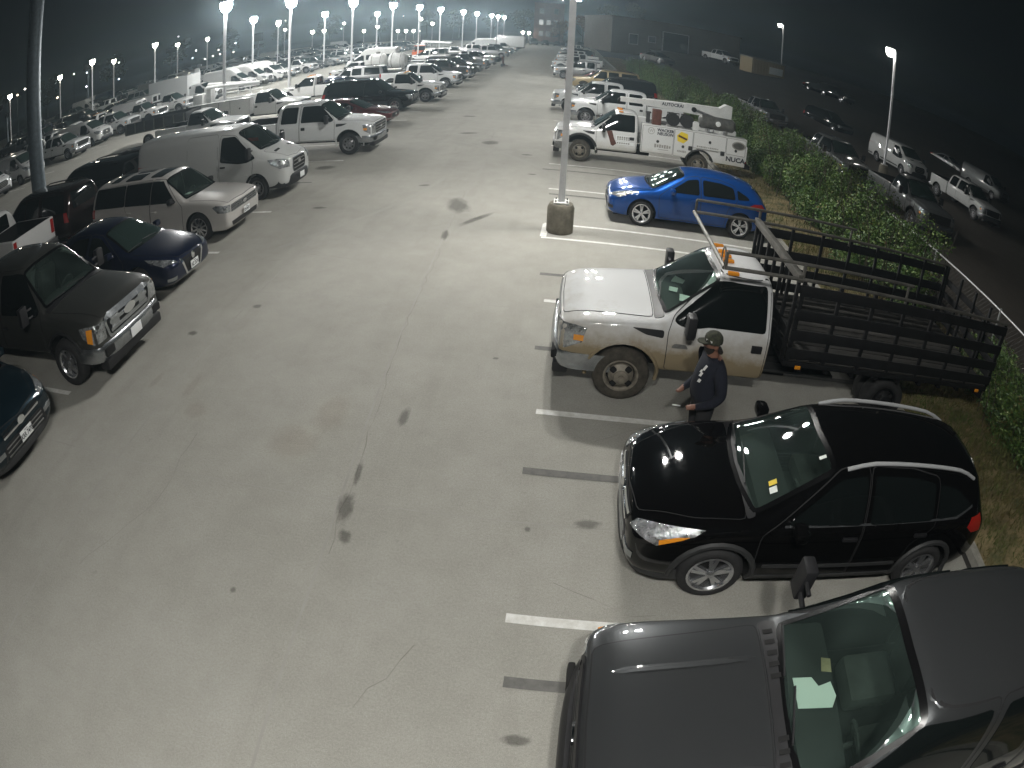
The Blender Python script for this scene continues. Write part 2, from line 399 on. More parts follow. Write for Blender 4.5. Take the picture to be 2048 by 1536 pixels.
# ------------------------------------------------------------------ vehicles: shared builders
WHEEL_CACHE = {}
def wheel(root, x, y, R, tw, rr, style, side, tyre_m='rubber', rim_m='alloy', z=None):
    "a wheel: empty with tyre and rim; side +1 shows its face towards +y"
    w = put('wheel', None, root, None, (x, y, R if z is None else z))
    key = (R, tw, rr, style, side, tyre_m, rim_m)
    if key not in WHEEL_CACHE:
        b = MB(); h = tw / 2
        b.lathe([(rr, -h * .85), (rr + .03, -h), (rr + .06, -h * 1.04), (R - .035, -h), (R - .008, -h + .03), (R, -h * .4), (R, h * .4), (R - .008, h - .03), (R - .035, h), (rr + .06, h * 1.04), (rr + .03, h), (rr, h * .85)], 28, 'y')
        ty = b.mesh('tyre', M[tyre_m], True, 50)
        b = MB(); f = side * h; i = -side
        b.lathe([(rr, f * .9), (rr + .012, f * .98), (rr - .012, f * .98), (rr - .03, f * .8), (rr - .035, f * .1)], 28, 'y')
        b.mi = 1
        b.lathe([(0.0001, f + i * .10), (rr - .02, f + i * .10)], 20, 'y'); b.mi = 0
        if style == 'steel':
            b.lathe([(rr - .02, f + i * .05), (rr * .72, f + i * .055), (rr * .55, f + i * .02), (rr * .34, f + i * .03), (rr * .30, f + side * .005), (rr * .12, f + side * .02), (.0001, f + side * .02)], 24, 'y')
            b.mi = 1
            for k in range(8):
                a = 2 * pi * k / 8 + .2; b.box((cos(a) * rr * .66, f + i * .035, sin(a) * rr * .66), (.06, .03, .06), .02, Matrix.Rotation(-a, 3, 'Y'))
        elif style == 'dually':
            b.lathe([(rr - .02, f + i * .09), (rr * .80, f + i * .12), (rr * .74, f + i * .02), (rr * .45, f + side * .03), (rr * .42, f + side * .05), (rr * .18, f + side * .055), (rr * .16, f + side * .075), (.0001, f + side * .075)], 24, 'y')
            b.mi = 1
            for k in range(4):
                a = 2 * pi * k / 4 + .7; b.box((cos(a) * rr * .62, f + side * .006, sin(a) * rr * .62), (.085, .05, .085), .025, Matrix.Rotation(-a, 3, 'Y'))
        else:
            n = {'spoke5': 5, 'spoke6': 6, 'spoke7': 7, 'multi10': 10, 'twin5': 5}[style]
            for k in range(n):
                a0 = 2 * pi * k / n + .31
                for da, wd in (((-.17, .036), (.17, .036)) if style == 'twin5' else ((0, .075 if n < 8 else .04),)):
                    c = cos(a0 + da * .6); s_ = sin(a0 + da * .6)
                    # radial spoke, tapered
                    L0, L1 = rr * .16, rr * .97; ax = Vector((cos(a0 + da), 0, sin(a0 + da))); bx = Vector((cos(a0), 0, sin(a0)))
                    p0 = bx * L0; p1 = ax * L1; t = (p1 - p0).normalized(); u = Vector((-t.z, 0, t.x)); F = Vector((0, side, 0))
                    pts = []
                    for p, ww, fo in ((p0, wd * .62, h - .012), (p1, wd * .55, h - .03)):
                        pts.append([p + u * ww + F * fo, p - u * ww + F * fo, p - u * ww * 1.15 + F * (fo - .045), p + u * ww * 1.15 + F * (fo - .045)])
                    for q in range(4):
                        b.face([pts[0][q], pts[0][(q + 1) % 4], pts[1][(q + 1) % 4], pts[1][q]])
            b.lathe([(rr * .24, f + i * .05), (rr * .22, f + i * .008), (rr * .12, f + side * .004), (.0001, f + side * .006)], 16, 'y')
        rm = b.mesh('rim', [M[rim_m], M['well']], True, 30)
        WHEEL_CACHE[key] = (ty, rm)
    ty, rm = WHEEL_CACHE[key]
    put('tyre', ty, w); put('rim', rm, w)
    return w

class Car:
    def __init__(s, name, label, cat, pm, group=None):
        s.root = thing(name, label, cat, group=group); s.p = pm
    def body(s, st, arches=(), lvl=2, name='body', cut=(), pm=None, parent=None, wd=.30):
        bm = bmesh.new(); rings = []
        for (x, zb, w, zs, zt, wr) in st:
            dr = min(.075, .55 * max(zt - zs, .01)); mz = zb + .42 * (zs - zb)
            half = [(0, zb), (w - .12, zb), (w - .02, zb + .09), (w, mz), (w - .012, zs - .05), (w - .05, zs), ((w - .05 + wr) / 2 + .025, zs + .52 * (zt - dr - zs)), (wr, zt - dr), (wr * .66, zt - dr * .18), (0, zt)]
            ring = [bm.verts.new((x, y, z)) for y, z in half]
            ring += [bm.verts.new((x, -y, z)) for y, z in reversed(half[1:-1])]
            rings.append(ring)
        n = len(rings[0])
        for i in range(len(rings) - 1):
            for k in range(n): bm.faces.new((rings[i][k], rings[i][(k + 1) % n], rings[i + 1][(k + 1) % n], rings[i + 1][k]))
        for ring, rev in ((rings[0], True), (rings[-1], False)):
            # cap as a strip of quads between the mirrored halves
            h = n // 2
            L_ = ring[:h + 1]; R_ = [ring[0]] + list(reversed(ring[h:]))
            R_ = [ring[0]] + [ring[n - k] for k in range(1, h)] + [ring[h]]
            for k in range(h):
                q = [L_[k], L_[k + 1], R_[k + 1], R_[k]]; q2 = []
                for v in q:
                    if v not in q2: q2.append(v)
                if rev: q2.reverse()
                bm.faces.new(q2)
        bmesh.ops.recalc_face_normals(bm, faces=bm.faces)
        me = bpy.data.meshes.new('body'); bm.to_mesh(me); bm.free()
        me.materials.append(pm or s.p); me.materials.append(M['well'])
        if lvl: me = evaluated(me, [('SUBSURF', dict(levels=lvl, render_levels=lvl))])
        cs = []
        if arches:
            b = MB(); b.mi = 1
            for (x, z, R, w) in arches:
                for sg in (1, -1):
                    y0, y1 = sorted((sg * (w - wd), sg * (w + .3)))
                    b.lathe([(R, y0), (R, y1)], 32, 'y', (x, 0, z), True)
            cs.append(b.mesh('cut', [pm or s.p, M['well']]))
        cs += list(cut)
        if cs: me = boolean(me, cs)
        me.polygons.foreach_set('use_smooth', [True] * len(me.polygons)); me.set_sharp_from_angle(angle=radians(42))
        s.me = me; s.skin = Skin(me)
        return put(name, me, parent or s.root)
    def hole(s, poly, view='T', zmin=0.0, shrink=.05):
        "opens the body under a see-through pane"
        me = s.me; bm = bmesh.new(); bm.from_mesh(me); c = Vector((sum(p[0] for p in poly) / len(poly), sum(p[1] for p in poly) / len(poly)))
        pl = [tuple(c + (Vector(p) - c) * (1 - shrink)) for p in poly]
        # cut the mesh along the outline so the opening is clean
        kill = []
        fr = Skin.frame(view)
        def facing(f): return f.normal.dot(fr[0]) < -.12
        for i in range(len(pl)):
            a = Vector(pl[i]); b = Vector(pl[(i + 1) % len(pl)]); t = (b - a).normalized(); nn = Vector((-t.y, t.x))
            near = [f for f in bm.faces if facing(f) and f.calc_center_median().z > zmin and any(inside2((v.co.dot(fr[1]), v.co.dot(fr[2])), [tuple(c + (Vector(p) - c) * 1.25) for p in pl]) for v in f.verts)]
            geom = list({v for f in near for v in f.verts}) + list({e for f in near for e in f.edges}) + near
            bmesh.ops.bisect_plane(bm, geom=geom, plane_co=fr[1] * a.x + fr[2] * a.y, plane_no=fr[1] * nn.x + fr[2] * nn.y, dist=1e-5)
        for f in bm.faces:
            m = f.calc_center_median()
            if facing(f) and m.z > zmin and inside2((m.dot(fr[1]), m.dot(fr[2])), pl): kill.append(f)
        bmesh.ops.delete(bm, geom=kill, context='FACES'); bm.to_mesh(me); bm.free(); me.update()
    def panel(s, name, poly, view, m, off=.006, depth=.014, cell=.12, seam=0.0, parent=None):
        o = bm_obj(s.skin.patch(poly, view, off, depth, cell), name, m, parent or s.root)
        if seam > 0: bm_obj(s.skin.ring(poly, view, seam, max(off - .002, .002), cell), 'seam', M['seam'], o)
        return o
    def both(s, name, poly, m, **k):
        return [s.panel(name, poly, v, m, **k) for v in ('L', 'R')]
    def both3(s, name, pts, d, m, **k):
        r = []
        for sg in (1, -1):
            r.append(s.panel(name, [(p[0], p[1] * sg, p[2]) for p in pts], (d[0], d[1] * sg, d[2]), m, **k))
        return r
    def shield(s, xb, yb, xt, yt, bow=.06, m='windshield', hole=True, frit=.05, zmin=.9, r=.08):
        poly = [(xb, -yb), (xb + bow, -yb * .5), (xb + bow * 1.25, 0), (xb + bow, yb * .5), (xb, yb), (xt, yt), (xt + bow * .4, 0), (xt, -yt)]
        poly = rounded(poly, r, 2)
        g = bm_obj(s.skin.patch(poly, 'T', .006, 0.0, .10), 'windshield', M[m], s.root)
        bm_obj(s.skin.ring(poly, 'T', frit, .009, .10, inner=True), 'glass_border', M['frit'], g)
        if hole: s.hole(poly, 'T', zmin, .04)
        # wipers
        for yy in (.35, -.25):
            p = []
            for t in (0, .5, 1):
                x = xb + .02 - (xb - xt) * .08 * t; y = yy - t * .48
                l, n = s.skin.hit(x, y, Skin.frame('T'), 0); p.append(l + n * .022)
            MB().tube(p, .009, 6).build('wiper', M['black_plastic'], s.root)
        return g
    def bumper(s, x, hw, z0, z1, m, bow=.16, th=.16, name='bumper', wrap=.35, n=12):
        bm = bmesh.new(); rows = []
        for k in range(-n, n + 1):
            t = k / n; y = hw * t; xx = x - bow * abs(t) ** 3.2
            if abs(t) == 1: xx -= wrap * .3
            h = z1 - z0; rows.append([bm.verts.new((xx + dx, y, z0 + h * f)) for dx, f in ((-th, 0), (-.03, 0), (0, .14), (.012, .5), (0, .86), (-.03, 1), (-th, 1))])
        for sg, rr_ in ((1, rows[-1]), (-1, rows[0])):
            pass
        ext = []
        for sg, base in ((-1, rows[0]), (1, rows[-1])):
            ext.append([bm.verts.new((v.co.x - wrap, v.co.y + sg * .01, v.co.z)) for v in base])
        rows = [ext[0]] + rows + [ext[1]]
        for a, b in zip(rows, rows[1:]):
            for q in range(6): bm.faces.new((a[q], a[q + 1], b[q + 1], b[q]))
        for r in (rows[0], rows[-1]): bm.faces.new(r)
        bmesh.ops.recalc_face_normals(bm, faces=bm.faces)
        return bm_obj(bm, name, m, s.root)
    def plate(s, x, z, txt, y=0.0, tilt=0.0, face=1, m='plate', ink='ink'):
        b = MB(); b.box((0, 0, 0), (.012, .31, .155), .004)
        o = b.build('license_plate', M[m], s.root, loc=(x, y, z)); o.rotation_euler = (0, tilt, 0)
        if txt:
            lettering(txt, .105, (face * .008, 0, -.012), (0, face, 0), (0, 0, 1), M[ink], o, depth=.0008, bold=.002, squash=.72)
            lettering('TEXAS', .034, (face * .008, 0, .056), (0, face, 0), (0, 0, 1), M[ink], o, depth=.0008)
        return o
    def mirror(s, x, y, z, m, big=False, sides=(1, -1)):
        for sg in sides:
            b = MB()
            if big:
                b.box((x - .02, sg * (y + .20), z + .08), (.12, .20, .32), .03); b.tube([(x, sg * (y - .03), z - .02), (x, sg * (y + .12), z)], .025); b.tube([(x, sg * (y - .03), z + .12), (x, sg * (y + .12), z + .13)], .02)
            else:
                b.box((x, sg * (y + .12), z + .02), (.14, .20, .14), .045); b.tube([(x + .02, sg * (y - .06), z - .05), (x, sg * (y + .08), z - .01)], .03)
            o = b.build('mirror', m, s.root)
            g = MB(); d = (.006, .15, .26) if big else (.006, .15, .10)
            g.box((x - (.085 if big else .073), sg * (y + (.20 if big else .12)), z + (.08 if big else .02)), d, .002); g.build('mirror_glass', M['tinted'], o)
    def arch(s, x, z, R, y, m, r=.028, a0=-12, a1=192, name='wheel_arch_trim', flat=1.0):
        for sg in (1, -1):
            pts = []
            for k in range(15):
                a = radians(a0 + (a1 - a0) * k / 14); px_, pz = x + R * cos(a), z + R * sin(a)
                l, n = s.skin.hit(px_, pz, Skin.frame('L' if sg > 0 else 'R'), 0)
                yy = l.y if abs(l.y) > y * .8 and abs(l.y) < y * 1.2 else sg * y
                pts.append((px_, yy, pz))
            MB().tube(pts, r, 6).build(name, m, s.root)
    def inside(s, xd, zf, w, rows, steer=True, hs=1.0):
        "dashboard, steering wheel, seats and floor, seen through the panes"
        b = MB(); b.box((xd - .16, 0, zf + .42), (.42, w * 1.9, .34), .06); b.build('dashboard', M['interior'], s.root)
        b = MB(); b.box((xd - 1.3, 0, zf - .03), (2.9, w * 1.8, .04)); b.build('cabin_floor', M['interior'], s.root)
        if steer:
            c = Vector((xd - .50, .36, zf + .52)); u = Vector((.45, 0, .89)); v = Vector((0, 1, 0))
            pts = [c + (u * cos(t) + v * sin(t)) * .185 for t in [2 * pi * k / 20 for k in range(21)]]
            b = MB(); b.tube(pts, .016, 6); b.tube([c - v * .18, c + v * .18], .02, 6); b.tube([c, c + Vector((.3, 0, -.15))], .03, 6); b.build('steering_wheel', M['interior'], s.root)
        for xs in rows:
            for y in (.37, -.37):
                b = MB(); b.box((xs, y, zf + .25), (.50, .50, .20), .06)
                b.box((xs - .30, y, zf + .58 * hs), (.16, .48, .64 * hs), .06, Matrix.Rotation(radians(14), 3, 'Y')); b.box((xs - .39, y, zf + .98 * hs), (.09, .26, .16), .04)
                b.build('seat', M['seat'], s.root)
    def wheels(s, fx, rx, y, R, tw, rr, style, tyre='rubber', rim='alloy', rstyle=None, rear2=None):
        for x, st in ((fx, style), (rx, rstyle or style)):
            for sg in (1, -1):
                wheel(s.root, x, sg * y, R, tw, rr, st, sg, tyre, rim)
                if rear2 and x == rx: wheel(s.root, x, sg * (y - rear2), R, tw, rr, st, -sg, tyre, rim)
    def handle(s, parent, x, z, view, m, w=.19, h=.045):
        sg = 1 if view == 'L' else -1
        l, n = s.skin.hit(x, z, Skin.frame(view), 0)
        b = MB(); b.box(l + Vector((0, sg * .022, 0)), (w, .035, h), .012); b.build('handle', m, parent)
    def door(s, poly, hx, hz, m=None, hm=None, seam=.010, cell=.14, big=False):
        out = []
        for v in ('L', 'R'):
            o = s.panel('door', poly, v, m or s.p, off=.005, depth=.012, seam=seam, cell=cell * .6)
            s.handle(o, hx, hz, v, hm or M['black_plastic'], *( (.16, .11) if big else (.19, .045)))
            out.append(o)
        return out
    def underside(s, x0, x1, w, z0, z1):
        b = MB(); b.box(((x0 + x1) / 2, 0, (z0 + z1) / 2), (x1 - x0, w * 2, z1 - z0), .02); b.build('chassis', M['well'], s.root)

def at(root, x, y, rz, scale=1.0):
    root.location = (x, y, 0); root.rotation_euler = (0, 0, rz)
    if scale != 1.0: root.scale = (scale,) * 3

# ------------------------------------------------------------------ trucks
def truck(name, label, pm, cab='crew', style='sd', bed=True, wb=None, group=None, see=False, near=True, wheels='spoke6', rim='alloy', tyre='rubber', dual=False, trim='satin_chrome', plate=None, mirror='black_plastic', category='pickup truck', bedlen=None, bumper_m=None, clearance=False, lift=0.0, lvl=2, bigarch=None, grille='plain'):
    s = Car(name, label, category, pm, group); sd = style == 'sd'
    e = -2.06 if cab == 'reg' else -3.0
    H = 1.97 if sd else 1.93; w = 1.01 if sd else 1.0; R = .40 if sd else .40
    hz = 1.20 if sd else 1.13
    st = [(.91, .60, .86, hz - .20, hz - .12, .72), (.86, .56, .94, hz - .14, hz - .04, .80), (.66, .50, .985, hz - .08, hz + .03, .86), (.30, .48, w, hz - .05, hz + .065, .88), (-.20, .47, w, hz - .02, hz + .095, .88),
          (-.46, .47, w, hz, hz + .12, .87), (-.54, .47, w, hz, hz + .17, .85), (-.90, .47, w, hz + .02, hz + .46, .77), (-1.20, .47, w, hz + .03, H - .09, .70), (-1.32, .47, w, hz + .03, H - .03, .70), (-1.75, .47, w, hz + .04, H, .70)]
    if cab != 'reg': st += [(-2.35, .47, w, hz + .04, H, .70)]
    st += [(e + .16, .47, w, hz + .04, H - .03, .69), (e + .04, .48, w, hz + .04, H - .08, .68), (e, .50, .98, hz + .03, H - .16, .65)]
    aR = bigarch or R + .095
    s.body(st, [(0, R + .02, aR, w)], lvl)
    s.underside(-5.0 if bed else e - .5, .75, .55, .40, .62)
    bp = M['black_plastic']; seam = .011 if near else 0
    # windshield and panes
    s.shield(-.50, .80, -1.24, .66, .05, 'windshield' if see else 'green_tint', hole=see)
    zt = H - .14
    front = rounded([(-.62, hz + .07), (-.66, hz + .13), (-1.22, zt - .02), (-1.36, zt), (-1.92, zt), (-1.94, hz + .05), (-1.1, hz + .05), (-.98, hz + .02), (-.72, hz + .02)], .05, 2)
    dpoly = rounded([(-.58, .56), (-.56, hz - .06), (-.62, hz + .12), (-1.22, zt + .05), (-1.98, zt + .05), (-1.99, .56)], .05, 2)
    s.door(dpoly, -1.84, hz - .17, big=sd)
    s.both('window', front, M['tinted'], off=.016, depth=.02, cell=.06)
    if cab != 'reg':
        rear = rounded([(-2.10, hz + .05), (-2.10, zt), (-2.70, zt), (-2.78, zt - .08), (-2.80, hz + .05)], .05, 2)
        s.door(rounded([(-2.02, .56), (-2.02, zt + .05), (-2.76, zt + .05), (-2.86, hz), (-2.86, .62), (-2.80, .56)], .05, 2), -2.72, hz - .17, big=sd)
        s.both('window', rear, M['tinted'], off=.014, depth=.02, cell=.08)
    s.panel('rear_window', rounded([(-.56, hz + .10), (.56, hz + .10), (.50, zt - .03), (-.50, zt - .03)], .06), 'B', M['tinted'])
    # hood, cowl
    s.panel('hood', rounded([(.84, -.68), (.86, 0), (.84, .68), (-.34, .82), (-.34, -.82)], .06, 2), 'T', pm, off=.005, depth=.012, seam=seam)
    s.panel('cowl_vent', rounded([(-.36, -.84), (-.36, .84), (-.50, .84), (-.47, 0), (-.50, -.84)], .03, 2), 'T', bp, off=.008, depth=.01)
    if sd:
        s.both('fender_vent', rounded([(-.06, hz - .05), (-.50, hz - .05), (-.50, hz - .16), (-.26, hz - .13)], .03, 2), bp, off=.008)
    # face
    gr = M['well']
    s.panel('grille', rounded([(-.60, .72), (.60, .72), (.66, hz - .12), (-.66, hz - .12)], .06, 3), 'F', gr if grille != 'mesh' else bp, off=.006, depth=.02)
    if grille == 'bars':
        for z in (.80, .92, 1.02): s.panel('grille_bar', rounded([(-.56, z - .032), (.56, z - .032), (.56, z + .032), (-.56, z + .032)], .02, 2), 'F', M[trim], off=.04, depth=.05)
        bm_obj(s.skin.ring(rounded([(-.58, .74), (.58, .74), (.64, hz - .14), (-.64, hz - .14)], .06, 3), 'F', .05, .03, depth=.04), 'grille_surround', M[trim], s.root)
        for sg in (1, -1): s.panel('grille_bar', rounded([(sg * .30, .78), (sg * .52, .78), (sg * .52, 1.04), (sg * .30, 1.04)][::sg], .03, 2), 'F', M[trim], off=.035, depth=.045)
        s.panel('emblem', [(.17 * cos(a), .92 + .075 * sin(a)) for a in [2 * pi * k / 18 for k in range(18)]], 'F', M['chrome'], off=.06, depth=.06)
    elif near:
        for z in (.80, .90, 1.00): s.panel('grille_bar', rounded([(-.56, z - .022), (.56, z - .022), (.56, z + .022), (-.56, z + .022)], .015, 2), 'F', M['black_plastic' if trim == 'black_plastic' else 'grey_metal'], off=.022, depth=.03)
        bm_obj(s.skin.ring(rounded([(-.58, .74), (.58, .74), (.64, hz - .14), (-.64, hz - .14)], .06, 3), 'F', .035, .016, depth=.02), 'grille_surround', M[trim], s.root)
        s.panel('emblem', [(.11 * cos(a), .90 + .05 * sin(a)) for a in [2 * pi * k / 16 for k in range(16)]], 'F', M['chrome'], off=.034, depth=.03)
    for hl in s.both3('headlight', [(.9, .68, .74), (.9, .68, hz - .13), (.72, .97, hz - .11), (.56, 1.0, hz - .13), (.60, 1.0, .86), (.8, .95, .74)], (-.72, -.55, 0), M['headlight'], off=.010, depth=.02, cell=.1): pass
    s.both3('turn_signal', [(.70, .98, .88), (.70, .98, .96), (.57, 1.0, .96), (.57, 1.0, .88)] if sd else [(.78, .93, .76), (.80, .92, .98), (.70, .98, .98), (.68, .98, .78)], (-.45, -.8, 0), M['amber'], off=.014, depth=.02, cell=.08)
    s.bumper(.99, .98, .43, .68, bumper_m or M[trim], .15, .22)
    b = MB(); b.box((.84, 0, .36), (.22, 1.70, .17), .04); b.build('air_dam', bp, s.root)
    if near:
        for y in (.72, -.72):
            b = MB(); b.box((.945, y, .56), (.06, .24, .13), .02); b.build('fog_light_recess', M['well'], s.root)
    if plate is not None: s.plate(1.02, .55, plate)
    s.mirror(-.78, w, hz + .08, M[mirror], big=True)
    for yy in (1,):
        s.arch(0, R + .02, aR + .01, w, pm if sd else bp, .03)
    # rear
    L = bedlen or (2.05 if cab == 'reg' else 1.75)
    rx = -(wb or (3.55 if cab == 'reg' else 4.06))
    y = .87
    if bed:
        x1 = e - .03; x0 = x1 - L - .08; zr = hz + .10
        b = MB(); b.box(((x0 + x1) / 2, 0, (.52 + zr) / 2), (x1 - x0, 2 * w, zr - .52), .05); me = b.mesh('bed', [pm, M['well']], False)
        c1 = MB(); c1.mi = 1; c1.box(((x0 + x1) / 2 - .0, 0, zr + .12), (L, 2 * w - .24, 2 * (zr + .12 - .86)), .02)
        c2 = MB(); c2.mi = 1
        for sg in (1, -1):
            y0, y1 = sorted((sg * (w - .30), sg * (w + .3))); c2.lathe([(R + .10, y0), (R + .10, y1)], 28, 'y', (rx, 0, R + .02), True)
        me = boolean(me, [c1.mesh('c', [pm, M['well']]), c2.mesh('c', [pm, M['well']])])
        me.polygons.foreach_set('use_smooth', [True] * len(me.polygons)); me.set_sharp_from_angle(angle=radians(40))
        bo = put('bed', me, s.root)
        sk = s.skin; s.skin = Skin(me)
        s.arch(rx, R + .02, R + .11, w, pm, .028)
        tg = s.panel('tailgate', rounded([(-.80, .78), (.80, .78), (.80, zr - .02), (-.80, zr - .02)], .03, 2), 'B', pm, off=.01, seam=seam)
        for sg in (1, -1): s.panel('tail_light', [(sg * .83, .80), (sg * .97, .80), (sg * .97, zr - .06), (sg * .83, zr - .06)][::sg], 'B', M['red_lens'], off=.012)
        s.skin = sk
        b = MB(); b.box((x0 - .10, 0, .56), (.20, 1.9, .20), .03); b.build('rear_bumper', M[trim], s.root)
    s.wheels(0, rx, y, R, .26, .235 if sd else .24, wheels, tyre, rim, rear2=.30 if dual else None)
    if see: s.inside(-.56, .62, .86, [-1.45] + ([-2.45] if cab != 'reg' else []))
    if clearance:
        for yy in (-.56, -.19, 0, .19, .56):
            l, n = s.skin.hit(-1.42, yy, Skin.frame('T'), 0)
            b = MB(); b.box(l + Vector((0, 0, .022)), (.17, .075, .05), .02); b.build('clearance_light', M['amber'], s.root)
    s.e = e; s.rx = rx; s.hz = hz; s.w = w; s.H = H
    return s
# ------------------------------------------------------------------ cars
def escape(name, label, pm, group=None, see=True, category='car', plate='', rim='alloy', rails=True, style='twin5'):
    s = Car(name, label, category, pm, group); bp = M['black_plastic']
    st = [(.90, .40, .66, .62, .70, .48), (.86, .30, .80, .72, .80, .58), (.72, .24, .88, .80, .90, .68), (.40, .22, .915, .90, 1.00, .75), (0, .22, .92, .96, 1.06, .77), (-.22, .22, .92, .98, 1.09, .77),
          (-.32, .22, .92, .985, 1.12, .75), (-.70, .22, .92, 1.0, 1.36, .66), (-1.06, .22, .92, 1.02, 1.56, .59), (-1.18, .22, .92, 1.02, 1.60, .585), (-1.7, .22, .92, 1.04, 1.645, .585), (-2.4, .22, .92, 1.07, 1.63, .58), (-2.95, .23, .915, 1.10, 1.58, .565),
          (-3.25, .26, .90, 1.10, 1.52, .55), (-3.36, .30, .885, 1.08, 1.44, .54), (-3.52, .34, .85, 1.02, 1.14, .56), (-3.60, .38, .80, .86, .94, .56), (-3.63, .44, .72, .74, .80, .50)]
    s.body(st, [(0, .36, .415, .92), (-2.69, .36, .415, .92)])
    s.underside(-3.4, .7, .6, .2, .3)
    s.shield(-.26, .74, -1.10, .58, .10, hole=see, m='windshield' if see else 'green_tint')
    s.panel('hood', rounded([(.80, -.50), (.86, 0), (.80, .50), (.30, .72), (-.20, .78), (-.20, -.78), (.30, -.72)], .06, 2), 'T', pm, off=.005, seam=.008)
    s.panel('cowl_vent', rounded([(-.21, -.78), (-.15, 0), (-.21, .78), (-.30, .76), (-.22, 0), (-.30, -.76)], .03, 2), 'T', bp, off=.007)
    zb = 1.03
    s.door(rounded([(-.42, .34), (-.38, .92), (-.56, 1.04), (-1.15, 1.50), (-1.50, 1.545), (-1.55, .34)], .06, 2), -1.40, .90)
    s.door(rounded([(-1.58, .34), (-1.53, 1.545), (-2.10, 1.54), (-2.52, 1.48), (-2.56, 1.02), (-2.28, .80), (-2.22, .34)], .06, 2), -2.38, .93)
    s.both('window', rounded([(-.62, 1.03), (-1.15, 1.43), (-1.48, 1.48), (-1.50, 1.045)], .05, 2), M['tinted'], off=.012, cell=.07)
    s.both('window', rounded([(-1.60, 1.05), (-1.58, 1.485), (-2.10, 1.48), (-2.46, 1.43), (-2.50, 1.09)], .05, 2), M['tinted'], off=.012, cell=.07)
    s.both('window', rounded([(-2.58, 1.10), (-2.54, 1.42), (-2.86, 1.37), (-3.14, 1.22), (-2.9, 1.13)], .04, 2), M['tinted'], off=.012, cell=.07)
    s.both('window_trim', [(-.60, 1.005), (-2.9, 1.10), (-3.16, 1.20), (-3.16, 1.225), (-2.88, 1.122), (-.60, 1.025)], M['satin_chrome'], off=.012, depth=.01)
    s.panel('rear_window', rounded([(-.52, 1.14), (.52, 1.14), (.48, 1.46), (-.48, 1.46)], .06), 'B', M['tinted'])
    # face: slim upper grille bar, lower grille, slanting headlights
    s.panel('grille', rounded([(-.46, .66), (.46, .66), (.50, .76), (-.50, .76)], .03, 3), 'F', M['well'], off=.008)
    for z in (.675, .735): s.panel('grille_bar', rounded([(-.48, z - .014), (.48, z - .014), (.49, z + .014), (-.49, z + .014)], .01, 2), 'F', M['chrome'], off=.022, depth=.025)
    s.panel('emblem', [(.09 * cos(a), .70 + .045 * sin(a)) for a in [2 * pi * k / 16 for k in range(16)]], 'F', M['chrome'], off=.035, depth=.03)
    s.panel('lower_grille', rounded([(-.62, .34), (.62, .34), (.52, .58), (-.52, .58)], .06, 3), 'F', bp, off=.008)
    for z in (.40, .47, .53): s.panel('grille_bar', [(-.50, z - .008), (.50, z - .008), (.50, z + .008), (-.50, z + .008)], 'F', M['grey_metal'], off=.016, depth=.02)
    for h in s.both3('headlight', [(.84, .56, .70), (.80, .60, .80), (.50, .82, .92), (.22, .90, .96), (.30, .90, .88), (.62, .86, .72)], (-.5, -.72, -.45), M['headlight'], off=.010, depth=.02, cell=.07): pass
    s.both3('turn_signal', [(.60, .86, .735), (.40, .89, .83), (.34, .90, .87), (.46, .88, .845), (.60, .84, .775)], (-.4, -.8, -.4), M['amber'], off=.015, depth=.02, cell=.07)
    s.both3('fog_light', [(.82, .52, .46), (.82, .52, .53), (.74, .76, .55), (.74, .76, .47)], (-.8, -.5, 0), M['satin_chrome'], off=.01, cell=.07)
    s.both3('tail_light', [(-3.46, .84, .90), (-3.40, .87, 1.12), (-3.22, .90, 1.10), (-3.18, .91, .98), (-3.30, .9, .90)], (.45, -.85, 0), M['red_lens'], off=.01, cell=.08)
    # dark cladding round the lower body
    for x in (0, -2.69): s.arch(x, .36, .435, .92, M['dark_clad'], .035)
    s.both('sill_cladding', [(-.46, .23), (-.46, .37), (-2.24, .37), (-2.24, .23)], M['dark_clad'], off=.014, depth=.02)
    s.both('door_moulding', rounded([(-.50, .50), (-.50, .545), (-2.2, .545), (-2.2, .50)], .015, 2), M['dark_clad'], off=.016, depth=.02)
    s.bumper(.90, .84, .22, .36, M['dark_clad'], .22, .2, 'front_skirt', .4)
    s.mirror(-.72, .90, 1.06, pm)
    if rails:
        for sg in (1, -1):
            pts = []
            for k in range(13):
                x = -1.22 - 1.95 * k / 12; l, n = s.skin.hit(x, sg * .565, Skin.frame('T'), 0)
                up = .055 * min(1, min(k, 12 - k) / 1.6) + .004; pts.append(l + Vector((0, 0, up)))
            MB().tube(pts, .022, 8).build('roof_rail', M['rail_alu'], s.root)
    s.wheels(0, -2.69, .79, .35, .225, .235, style, 'rubber', rim)
    if plate is not None: s.plate(.955, .50, plate)
    if see: s.inside(-.40, .45, .78, [-1.35, -2.25])
    return s

